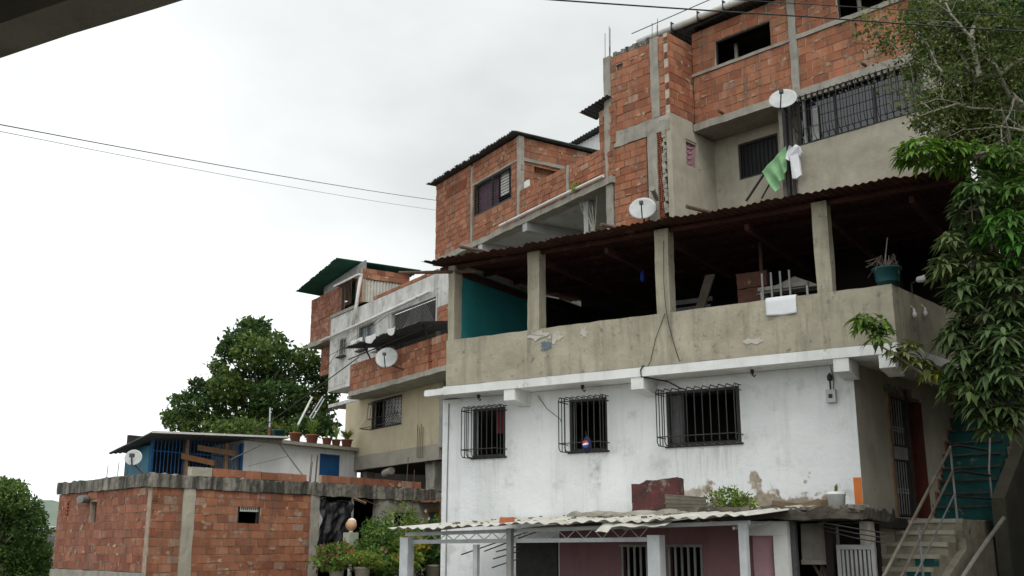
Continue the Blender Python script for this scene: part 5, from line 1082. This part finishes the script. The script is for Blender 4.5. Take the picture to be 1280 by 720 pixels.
mb = MB(); mb.rbox(-1.15, -.3, -.55, -.08, 2.06, 2.2, .12, .035, top=.1, sd=12); tag(at_M(mb.build('earth_heap', pm('dry_earth', (.20, .145, .085), (.13, .095, .06), 5, .98, .7, 15)), 0, 0, 0), 'heap of dry brown earth on the slab beside the white bucket', 'earth')
mb = MB(); rr = random.Random(77)
for k in range(150):
    x, y = rr.uniform(-1.8, .4), rr.uniform(-1.75, -.5); s_ = rr.uniform(.015, .055); z = 2.07 + .02
    mb.rbox(x - s_, x + s_, y - s_ * .8, y + s_ * .8, z - s_ * .6, z + s_ * .6, s_, s_ * .35, sd=k)
for k in range(60):
    x, y = rr.uniform(-5.6, -1.8), rr.uniform(-3.1, -.6); s_ = rr.uniform(.01, .03); z = 1.845 + (x + 6) * .018 + .205 * (y + 3.3) / 3.2 + .03
    mb.rbox(x - s_, x + s_, y - s_, y + s_, z - s_ * .5, z + s_ * .5, s_, s_ * .3, sd=k)
stuff(tag(at_M(mb.build('rubble', pm('rubble_bits', (.24, .21, .17), (.10, .085, .07), 9, .95, .5, 20)), 0, 0, 0), 'crumbled bits of cement strewn over the old slab and canopy sheets', 'rubble'))
bk = thing('bucket', 'white plastic bucket with a green seedling on the crumbling slab', 'bucket', FM.w(-.12, -.9, 2.06), FM.deg)
mb = MB(); mb.lathe([(.10, 0), (.125, .22), (.135, .225), (.135, .24), (.125, .24), (.13, .265), (.115, .265), (.10, .2)], n=22); mb.build('pail', 'plastic_w', bk, smooth=True)
mb = MB(); mb.lathe([(.115, .22), (.001, .23)], n=12); mb.build('earth', 'soil', bk)
mb = MB(); blades(mb, 7, .17, .05, random.Random(2), .018, .22, ((.14, .24, .05), (.2, .26, .06))); mb.build('seedling', 'leaf', bk, fix=False)

# ================================================================== GARDEN in front of the low house
TH = math.atan(318 / 1300)
def P(px, py, D):
    a, b = (px - 640) / 1300, (360 - py) / 1300
    d = Vector((a, math.cos(TH) - b * math.sin(TH), math.sin(TH) + b * math.cos(TH))); return Vector((0, 0, 1.65)) + d * (D / d.y)
led = MB(); led.rbox(3.2, 9.3, -2.6, -1.2, 0, .78, .3, .012); o = led.build('planter_ledge', 'conc_g'); o.location = F6.w(0, 0, 0); o.rotation_euler = (0, 0, R(F6.deg)); tag(o, 'low cement ledge that carries the garden pots', 'planter')
def gplant(x, y, h, r, lab, cols, leaf, n, seed, potc=None, flow=None, cat='plant', name='garden_plant'):
    x -= .95; t = thing(name, lab, cat, F6.w(x, y, .78), F6.deg, 'plants in the front garden'); rg = np.random.default_rng(seed); b0 = 0
    if potc:
        mb = MB(); pot(mb, .19, .34); mb.build('pot', 'conc_l' if potc == 'plastic_w' else potc, t, smooth=True); b0 = .3
    n = int(n * 3.6); leaf *= 1.15; r *= 1.45; h *= 1.12; k = max(2, int(h / .35)); pts = np.concatenate([clump_pts(rg, (rg.uniform(-.4, .4) * r, rg.uniform(-.3, .3) * r, b0 + h * (.25 + .7 * q / k)), (r * rg.uniform(.45, .8), r * .6, h * .28), n // k) for q in range(k)])
    v, f, c = leaf_cloud(pts, leaf, rg, cols, rg.integers(0, len(cols), len(pts)), .1); arr_mesh('leaves', v, f, c, 'leaf', t)
    mb = MB(); rr = random.Random(seed)
    for q in range(9): a = rr.uniform(0, 6.28); e = rr.uniform(.2, .7) * r; mb.tube([(0, 0, b0), (e * .5 * math.cos(a), e * .5 * math.sin(a), b0 + h * .45), (e * math.cos(a), e * math.sin(a), b0 + h * rr.uniform(.6, .95))], .008, 4)
    mb.build('stem', 'bark', t)
    if flow:
        for q in range(flow[1]):
            mb = MB(); a = rr.uniform(0, 6.28); e = r * rr.uniform(.2, .9); z = b0 + h * rr.uniform(.5, 1.0); p0 = Vector((e * math.cos(a), -abs(e * math.sin(a)) - .1, z))
            for m in range(6):
                b_ = m * 1.047; mb.add([tuple(p0), tuple(p0 + Vector((.05 * math.cos(b_), -.015, .05 * math.sin(b_)))), tuple(p0 + Vector((.05 * math.cos(b_ + .8), -.03, .05 * math.sin(b_ + .8))))], [(0, 1, 2)], flow[0])
            mb.build('flower', 'leaf', t, fix=False)
G1, G2, G3, GY = (.10, .20, .035), (.06, .13, .03), (.16, .25, .05), (.26, .30, .05)
gplant(4.75, -1.7, .55, .45, 'loose plant with reddish leaves at the left end of the garden', [G1, (.20, .12, .05), G3], .10, 380, 71, 'plastic_w', ((.5, .10, .07), 3), name='flowering_plant')
gplant(5.05, -2.2, .38, .42, 'clipped round yellow green bush in the garden', [GY, G3], .05, 900, 72, 'plastic_w', name='round_bush', cat='bush')
gplant(5.75, -1.9, .75, .5, 'leafy garden plant with pink flowers below the ball post', [G1, G2, G3], .10, 620, 73, None, ((.55, .25, .19), 4), name='flowering_plant')
gplant(6.45, -1.6, 1.25, .6, 'tall green garden shrub with red flowers in front of the dark opening', [G1, G2, G3], .09, 900, 74, None, ((.5, .05, .04), 3), name='flowering_shrub', cat='shrub')
gplant(6.5, -2.3, .75, .42, 'bright yellow green garden plant with orange flowers', [GY, G3], .10, 420, 75, 'plastic_w', ((.75, .33, .03), 7), name='flowering_plant')
gplant(7.35, -1.5, 1.55, .5, 'thin climbing garden plant reaching up the cement column', [G3, G1, GY], .09, 420, 76, None, ((.75, .72, .68), 4), name='climbing_plant')
gplant(7.7, -2.1, .85, .5, 'garden plant with coral flowers right of the shrub', [G1, G2], .09, 600, 77, 'plastic_w', ((.6, .25, .17), 4), name='flowering_plant')
gplant(8.4, -1.6, 1.25, .6, 'dark leafy garden shrub by the canopy post', [G2, G1], .09, 800, 78, None, None, name='shrub', cat='shrub')
gplant(8.5, -2.4, .6, .35, 'spiky yellow green garden plant in front of the canopy post', [GY, G3], .11, 260, 79, 'terracotta', name='spiky_plant')
gplant(9.35, -1.7, .7, .5, 'dark round potted shrub between canopy post and white wall', [G2, (.05, .11, .03)], .07, 800, 80, 'plastic_w', None, name='potted_shrub', cat='shrub')
bp = thing('ball_post', 'white garden post topped by a peach ball with a white cap', 'ornament', F6.w(4.98, -1.0, 0), F6.deg)
mb = MB(); mb.tube([(0, 0, 0), (0, 0, 1.95)], .05, 8); mb.build('post', 'pvc', bp); mb = MB(); mb.box(-.16, .16, -.1, .1, 1.55, 1.88); mb.build('sleeve', pm('pale_green_cloth', (.42, .46, .36), None, 6), bp)
mb = MB(); mb.lathe([(.135 * math.sin(math.pi * k / 10) + .001, 2.05 - .135 * math.cos(math.pi * k / 10)) for k in range(11)], n=18); mb.build('ball', 'skin_ball', bp, smooth=True)
mb = MB(); mb.lathe([(.115 * math.cos(math.pi * k / 12) + .001, 2.10 + .12 * math.sin(math.pi * k / 12)) for k in range(7)], .05, .03, n=18); mb.build('cap', 'plastic_w', bp, smooth=True)

# ================================================================== NEAR PORCH overhead (top left of the view)
ev = thing('near_porch', 'concrete porch roof edge hanging over the near left corner', 'porch', (-1.359, 2.536, 0), -27.6)
mb = MB(); mb.rbox(-5, 3.2, -.125, 0, 2.9, 3.2, .3, .003); mb.build('edge_beam', 'eave', ev)
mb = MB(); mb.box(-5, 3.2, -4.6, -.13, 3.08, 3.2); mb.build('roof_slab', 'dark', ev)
mb = MB(); mb.box(-5, 3.2, -4.8, -4.6, 0, 3.2); mb.box(-5.2, -5, -4.8, 0, 0, 3.2); mb.build('wall', 'conc_g', ev)
mb = MB(); mb.box(3.0, 3.2, -4.6, -4.4, 0, 3.08); mb.build('post', 'conc_g', ev)

# ================================================================== CABLES
def cable(pts, r, lab, sag=.15, m_='cable'):
    mb = MB(); q = []
    for i in range(len(pts) - 1):
        a, b = Vector(pts[i]), Vector(pts[i + 1])
        for k in range(14): t = k / 14; p = a.lerp(b, t); p.z -= sag * 4 * t * (1 - t); q.append(tuple(p))
    q.append(tuple(pts[-1])); mb.tube(q, r, 5); o = mb.build('power_cable', m_); tag(o, lab, 'cable')
e1, s1 = Vector(F3.w(-9.2, -.02, 12.66)), P(0, 147, 13); cable([tuple(s1 + (s1 - e1) * .4), tuple(e1)], .008, 'upper dark overhead cable running to the slab brick house', .12)
e1, s1 = Vector(F3.w(-9.2, -.02, 12.32)), P(0, 154, 13); cable([tuple(s1 + (s1 - e1) * .4), tuple(e1)], .005, 'thinner lower overhead cable running to the slab brick house', .14, 'cable_g')
a, b = P(700, -3, 11), P(1285, 37, 12.6); cable([tuple(a + (a - b) * .5), tuple(a.lerp(b, .5) - Vector((0, 0, .03))), tuple(b + (b - a) * .3)], .010, 'thick overhead cable crossing the upper brick house', .02)
a, b = P(930, -2, 11.5), P(1285, 19, 12.8); cable([tuple(a + (a - b) * .6), tuple(b + (b - a) * .4)], .006, 'thin overhead cable above the thick one at top right', .03)
a, b = P(318, 541, 33), P(402, 480, 30.5); cable([tuple(a + (a - b) * .3), tuple(b + (b - a) * .5)], .016, 'cable slanting up past the roof pots toward the tower', .02)

# ================================================================== TREES
def limb(mb, pts, r0, r1, n=7, wig=.0, seed=0):
    pts = [Vector(p) for p in pts]; out = []; rs = []
    for i in range(len(pts) - 1):
        for k in range(6):
            t = k / 6; p = pts[i].lerp(pts[i + 1], t)
            if wig: p += noise.noise_vector(p * 1.7 + Vector((seed, 0, 0))) * wig
            out.append(p)
    out.append(pts[-1]); rs = [r0 + (r1 - r0) * i / (len(out) - 1) for i in range(len(out))]
    mb.tube(out, rs, n)
def crown_tree(name, lab, base, clumps, D, leaf, n_per, cols, seed, trunk_r, top, group=None, dj=1.6):
    t = thing(name, lab, 'tree', base, 0, group); rg = np.random.default_rng(seed); pts = []; ci = []; mb = MB()
    b = Vector(base); tp = Vector(top) - b; limb(mb, [(0, 0, -.3), tuple(tp * .5 + Vector((.1, 0, 0))), tuple(tp)], trunk_r, trunk_r * .6, 9, .1)
    for k, (px, py, rx, ry) in enumerate(clumps):
        D_ = D + rg.uniform(-dj, dj); c = P(px, py, D_) - b; s = D_ / 1340; area = rx * ry
        m = int(n_per * area / 1000); q = clump_pts(rg, tuple(c), (rx * s, min(rx, 60) * s, ry * s), m); pts.append(q)
        base_c = rg.integers(0, len(cols)); ci.append(np.where(rg.uniform(size=m) < .7, base_c, rg.integers(0, len(cols), m)))
        limb(mb, [tuple(tp * rg.uniform(.6, 1)), tuple(tp.lerp(c, .5) + Vector((0, 0, .1))), tuple(tp.lerp(c, .85))], trunk_r * .25, .02, 6, .12, k)
    pts = np.concatenate(pts); v, f, c = leaf_cloud(pts, leaf, rg, cols, np.concatenate(ci)); arr_mesh('crown', v, f, c, 'leaf', t); mb.build('trunk', 'bark', t); return t
sc_ = [(318, 414, 24, 15), (298, 427, 24, 15), (338, 430, 24, 17), (318, 440, 34, 18), (284, 440, 16, 11), (382, 446, 20, 13), (362, 460, 26, 17), (396, 468, 18, 19), (408, 494, 15, 22), (320, 474, 40, 23), (284, 482, 28, 20), (350, 494, 40, 22), (388, 510, 28, 22), (238, 505, 25, 19), (260, 490, 16, 13), (223, 525, 17, 15), (254, 528, 30, 15), (298, 514, 42, 20), (345, 528, 50, 16), (395, 532, 30, 16), (312, 404, 12, 7), (272, 458, 13, 10), (210, 520, 8, 9), (330, 405, 8, 6), (358, 441, 10, 6), (418, 478, 8, 10), (246, 478, 9, 8), (310, 536, 60, 12)]
crown_tree('broadleaf_tree', 'large dark broadleaf tree behind the white house with potted plants', (P(320, 540, 44).x, 44, gh(P(320, 540, 44).x, 44)), sc_, 43, .21, 1900, [(.065, .125, .035), (.042, .09, .028), (.09, .155, .04), (.13, .19, .045)], 5, .35, tuple(P(325, 525, 44)))
sc_ = [(-12, 645, 46, 40), (12, 622, 26, 22), (28, 640, 26, 22), (40, 662, 22, 24), (30, 690, 30, 26), (48, 690, 15, 18), (52, 708, 14, 16), (0, 690, 46, 34), (-40, 670, 50, 60), (20, 722, 44, 22), (-10, 610, 24, 16), (14, 606, 12, 8), (45, 645, 10, 10)]
crown_tree('bushy_tree', 'rounded fine leaved tree at the far left beyond the low brick house', (P(0, 700, 48).x, 48, 0), sc_, 48, .17, 3000, [(.085, .155, .035), (.06, .115, .03), (.115, .19, .045)], 6, .3, tuple(P(0, 680, 48)))
for (px, py, D, rx, ry, lab) in ((1235, 95, 24, 80, 85, 'dark dense tree behind the pruned tree at top right'), (1285, 190, 22, 75, 80, 'dark dense tree on the hill at the right edge'), (1300, 20, 27, 90, 80, 'tall dark tree crown in the top right corner')):
    x = P(px, py, D).x; rg = np.random.default_rng(px)
    cl = [(px + rg.uniform(-.8, .8) * rx, py + rg.uniform(-.8, .8) * ry, rx * rg.uniform(.3, .5), ry * rg.uniform(.3, .5)) for _ in range(26)]
    crown_tree('dense_tree', lab, (x, D, gh(x, D)), cl, D, .20, 1300, [(.04, .085, .025), (.03, .065, .02), (.055, .10, .03)], px, .3, tuple(P(px, py + 20, D)), 'dark trees on the right hill', dj=1.5)
# pruned tree with bare grey limbs, upper right
pt_b = (11.2, 18.2, gh(11.2, 18.2))
pt = thing('pruned_tree', 'half bare tree with grey crooked limbs in front of the glazed gallery', 'tree', pt_b, 0); PB = Vector(pt_b)
mb = MB(); rr = random.Random(21); rg = np.random.default_rng(21)
fork = P(1222, 97, 17); hub = P(1300, 150, 17.6)
limb(mb, [(0, 0, -.3), tuple(hub - PB + Vector((.3, 0, -1.5))), tuple(hub - PB)], .20, .12, 9, .05)
def Q(px, py, D): return tuple(P(px, py, D) - PB)
LB = [([(1300, 150), (1262, 118), (1222, 97)], 17.3, .075, .05), ([(1222, 97), (1180, 88), (1140, 80), (1112, 84)], 17.0, .045, .008), ([(1222, 97), (1215, 50), (1224, 10), (1230, -30)], 17.0, .05, .02),
      ([(1222, 97), (1196, 60), (1168, 35), (1140, 25)], 16.8, .035, .007), ([(1222, 97), (1250, 90), (1276, 75), (1300, 70)], 16.9, .045, .02), ([(1180, 88), (1162, 62), (1150, 40)], 16.8, .02, .005),
      ([(1300, 175), (1250, 140), (1200, 130), (1150, 148), (1128, 160)], 16.6, .03, .004), ([(1262, 118), (1244, 80), (1228, 66)], 16.8, .03, .008), ([(1300, 165), (1240, 160), (1205, 162), (1180, 172)], 16.5, .02, .004),
      ([(1222, 97), (1200, 92), (1175, 100), (1150, 116)], 16.9, .025, .004), ([(1215, 50), (1190, 20), (1170, -10)], 17, .03, .008), ([(1224, 10), (1250, 0), (1280, -15)], 17.2, .03, .008), ([(1270, 125), (1255, 160), (1252, 200)], 16.6, .02, .006),
      ([(1140, 80), (1120, 60), (1108, 55)], 16.9, .012, .003), ([(1168, 35), (1150, 8), (1146, -10)], 16.8, .015, .004), ([(1200, 130), (1170, 122), (1140, 130)], 16.6, .014, .003), ([(1250, 140), (1262, 175), (1270, 205)], 16.5, .015, .006)]
tips = []
for k, (pp, D, r0, r1) in enumerate(LB):
    pts = [Q(px, py, D + .35 * math.sin(k * 2.3 + i)) for i, (px, py) in enumerate(pp)]
    limb(mb, pts, r0 * 1.05, r1 * 1.2, 7, .07, k); tips += [Vector(p) for p in pts[1:]]
    for j in range(7):
        i = rr.randrange(len(pts) - 1); p0 = Vector(pts[i]).lerp(Vector(pts[i + 1]), rr.random()); d = Vector((rr.uniform(-1, .5), rr.uniform(-.6, .6), rr.uniform(-.5, .9))).normalized(); l = rr.uniform(.25, .75)
        p1 = p0 + d * l * .5 + Vector((0, 0, .04)); p2 = p0 + d * l; limb(mb, [tuple(p0), tuple(p1), tuple(p2)], .009, .002, 4, .04, j); tips.append(p2)
mb.build('trunk', 'bark_p', pt)
pts = []
for tpp in tips:
    if rr.random() < .82: m = rr.randrange(25, 90); pts.append(np.array(tpp) + rg.normal(size=(m, 3)) * rr.uniform(.10, .24))
for (px, py, rx, ry, m) in ((1165, 22, 40, 22, 900), (1210, 25, 45, 30, 1100), (1255, 40, 30, 40, 800), (1165, 60, 28, 20, 500), (1205, 75, 40, 25, 800), (1250, 90, 30, 20, 500), (1180, 128, 38, 18, 800), (1212, 150, 36, 22, 700), (1160, 150, 22, 10, 260), (1190, 170, 30, 16, 500), (1235, 125, 26, 20, 400), (1140, 88, 14, 8, 120), (1145, 12, 14, 14, 260)):
    s = 17 / 1340; pts.append(clump_pts(rg, Q(px, py, 17.1 + rg.uniform(-.4, .6)), (rx * s, .45, ry * s), int(m * 1.7)))
pts = np.concatenate(pts)
v, f, c = leaf_cloud(pts, .078, rg, [(.12, .165, .045), (.085, .13, .035), (.18, .21, .055), (.065, .10, .03)], rg.integers(0, 4, len(pts)), .2); arr_mesh('crown', v, f, c, 'leaf', pt)

# mango tree: long drooping leaves in whorls, on limbs coming in from the right bank
mg_b = (9.6, 14.4, gh(9.6, 14.4)); MG = Vector(mg_b)
mg = thing('mango_tree', 'mango tree with whorls of long drooping leaves at the right of the stairs', 'tree', mg_b, 0)
mb = MB(); rg = np.random.default_rng(33)
def whorls(px, py, rx, ry, D, dd, n, col, L_=.2):
    s = D / 1340
    for _ in range(n):
        d = rg.normal(size=3); d /= np.linalg.norm(d); q = rg.uniform(.3, 1) ** .5
        yield (np.array(P(px, py, D) - MG) + d * q * np.array([rx * s, dd, ry * s]), d, col, L_)
CL = [  # px,py,rx,ry,D,depth radius,n,colour,leaf length
    (1150, 188, 32, 20, 13.0, .30, 26, (.125, .29, .03), .19), (1185, 192, 24, 18, 13.1, .3, 16, (.115, .26, .03), .19), (1222, 198, 30, 20, 13.0, .35, 20, (.11, .25, .035), .19), (1262, 205, 30, 26, 12.9, .4, 22, (.09, .22, .03), .2),
    (1225, 235, 30, 22, 12.9, .4, 16, (.10, .16, .045), .2), (1215, 262, 18, 24, 12.8, .3, 12, (.095, .125, .05), .22), (1265, 250, 26, 26, 12.7, .4, 20, (.085, .21, .03), .2), (1255, 285, 34, 24, 12.5, .4, 26, (.075, .23, .03), .21), (1275, 320, 22, 24, 12.4, .4, 18, (.06, .19, .03), .21),
    (1195, 300, 20, 14, 12.9, .25, 8, (.12, .145, .055), .21), (1186, 335, 18, 18, 12.9, .25, 10, (.125, .15, .055), .21), (1215, 330, 20, 20, 12.8, .3, 14, (.08, .12, .04), .21), (1240, 345, 26, 24, 12.6, .35, 18, (.07, .12, .035), .22), (1200, 365, 24, 18, 12.8, .3, 12, (.085, .125, .045), .22),
    (1268, 372, 26, 28, 12.3, .4, 22, (.075, .125, .045), .23), (1225, 395, 34, 26, 12.6, .35, 24, (.06, .105, .035), .23), (1200, 420, 22, 20, 12.8, .3, 13, (.06, .10, .035), .22), (1255, 425, 34, 28, 12.3, .4, 26, (.07, .125, .045), .23), (1215, 455, 32, 24, 12.6, .35, 22, (.055, .095, .033), .23), (1260, 470, 30, 26, 12.3, .4, 22, (.06, .11, .04), .23),
    (1208, 492, 22, 18, 12.6, .3, 13, (.09, .12, .035), .21), (1240, 505, 28, 20, 12.4, .35, 16, (.055, .095, .033), .22), (1268, 520, 18, 18, 12.3, .3, 10, (.05, .085, .03), .22), (1245, 535, 16, 10, 12.4, .25, 6, (.07, .11, .03), .2),
    (1086, 402, 18, 14, 13.25, .16, 7, (.13, .27, .035), .18), (1102, 420, 12, 10, 13.25, .14, 4, (.12, .17, .04), .18), (1130, 440, 20, 14, 13.2, .18, 7, (.16, .16, .055), .18), (1148, 458, 14, 14, 13.2, .16, 5, (.15, .16, .05), .18), (1168, 472, 12, 8, 13.15, .12, 4, (.22, .30, .02), .15), (1182, 478, 14, 10, 13.1, .14, 4, (.09, .15, .035), .18),
    (1290, 400, 40, 120, 13.4, .8, 70, (.045, .08, .028), .23), (1285, 240, 40, 80, 13.8, .7, 40, (.05, .11, .03), .21), (1250, 440, 50, 80, 13.6, .6, 50, (.04, .07, .025), .23), (1240, 300, 40, 80, 13.7, .5, 36, (.045, .085, .028), .22)]
LV, LF, LC = [], [], []
heads = []
for (px, py, rx, ry, D, dd, n, col, L_) in CL:
    n = int(n * (1.9 if px < 1195 and py > 380 else 1.25)); col = (col[0] * 1.0, col[1] * .82, col[2]) if col[1] > .2 else (col[0] * (1.12 if col[0] > .08 else 1.4), col[1] * 1.25, col[2] * 1.3)
    hub = P(px, py, D) - MG; heads.append((hub, px, py))
    for (p, d, c0, ll) in whorls(px, py, rx, ry, D, dd, n, col, L_):
        mb.tube([tuple(hub), tuple(hub.lerp(Vector(p), .6) - Vector((0, 0, .03))), tuple(p)], [.010, .007, .004], 4)
        k = int(rg.integers(8, 13)); a0 = rg.uniform(0, 6.28); axis = Vector((d[0] * .5, d[1] * .5 - .1, abs(d[2]) * .6 + .5)).normalized()
        u = axis.orthogonal().normalized(); w2 = axis.cross(u); tone = rg.uniform(.75, 1.25)
        for j in range(k):
            a = a0 + 6.283 * j / k + rg.uniform(-.2, .2); o_ = (u * math.cos(a) + w2 * math.sin(a)); l = ll * rg.uniform(.7, 1.15); el = rg.uniform(-.1, .7)
            dr_ = (o_ + axis * el).normalized(); side = dr_.cross(Vector((0, 0, 1))); side = side.normalized() if side.length > .05 else u
            mid = []; dn = rg.uniform(.35, 1.1)
            for t in (.08, .38, .7, 1.0): q = Vector(p) + dr_ * l * t; q.z -= dn * l * t * t * .62; mid.append(q)
            nrm = side.cross(dr_).normalized(); w_ = l * .15; b = len(LV)
            LV.append(tuple(mid[0]))
            for i, ww in ((1, 1.0), (2, .8)):
                LV.append(tuple(mid[i] + side * w_ * ww + nrm * w_ * .35)); LV.append(tuple(mid[i])); LV.append(tuple(mid[i] - side * w_ * ww + nrm * w_ * .35))
            LV.append(tuple(mid[3]))
            tri = [(0, 1, 2), (0, 2, 3), (1, 4, 5), (1, 5, 2), (2, 5, 6), (2, 6, 3), (4, 7, 5), (5, 7, 6)]
            LF += [tuple(q + b for q in t_) for t_ in tri]; k2 = tone * rg.uniform(.8, 1.2); cc = tuple(v_ * k2 for v_ in c0); LC += [cc] * 8
v, f, c = leaf_cloud(np.concatenate([clump_pts(rg, tuple(P(px, py, D) - MG), (1.3, 1.5, 1.4), 1500) for px, py, D in ((1540, 120, 13.5), (1550, 330, 13), (1530, 480, 12.6), (1660, 200, 12.5), (1680, 420, 12), (1560, -60, 13), (1800, 300, 11), (1520, 20, 15), (1740, 60, 12))]), .26, rg, [(.05, .10, .03), (.04, .08, .025)], rg.integers(0, 2, 13500))
arr_mesh('shade_crown', v, f, c, 'leaf', mg)  # unseen leaf mass, added to keep sky light off the stair side
arr_mesh('crown', LV, LF, LC, 'leaf', mg)
J = [P(1340, 330, 13.4) - MG, P(1330, 470, 13.2) - MG, P(1320, 210, 13.5) - MG]
limb(mb, [(0, 0, -.4), tuple(J[1]), tuple(J[0]), tuple(J[2])], .17, .07, 9, .06)
for i, (h_, px, py) in enumerate(heads):
    j = J[2] if py < 260 else (J[0] if py < 390 else J[1])
    if px < 1195 and py > 380: continue
    limb(mb, [tuple(j), tuple(j.lerp(h_, .55) + Vector((0, 0, .08))), tuple(h_)], .035, .010, 5, .06, i)
limb(mb, [tuple(J[1]), Q(0, 0, 1) if 0 else tuple(P(1230, 480, 12.9) - MG), tuple(P(1170, 478, 13.1) - MG), tuple(P(1130, 452, 13.2) - MG), tuple(P(1090, 425, 13.25) - MG), tuple(P(1078, 405, 13.25) - MG)], .03, .006, 5, .03, 3)
mb.build('trunk', 'bark', mg)
# house strip far beyond the left tree
fb = thing('far_building', 'long pale flat roofed building far away at the left below the hill', 'building', tuple(P(68, 678, 130) * 1.0), 10)
fb.location.z = 0; mb = MB(); mb.box(-12, 14, 0, 8, 0, 3.2); wl = mb.build('wall', 'conc_g', fb); mb = MB(); mb.box(-12.4, 14.4, -.6, 8.4, 3.2, 3.55); mb.build('roof', 'pvc', fb)
for k in range(6):
    mb = MB(); mb.box(-10 + 4 * k, -8 + 4 * k, -.06, -.005, 1.2, 2.4); mb.build('window', 'glass', fb)
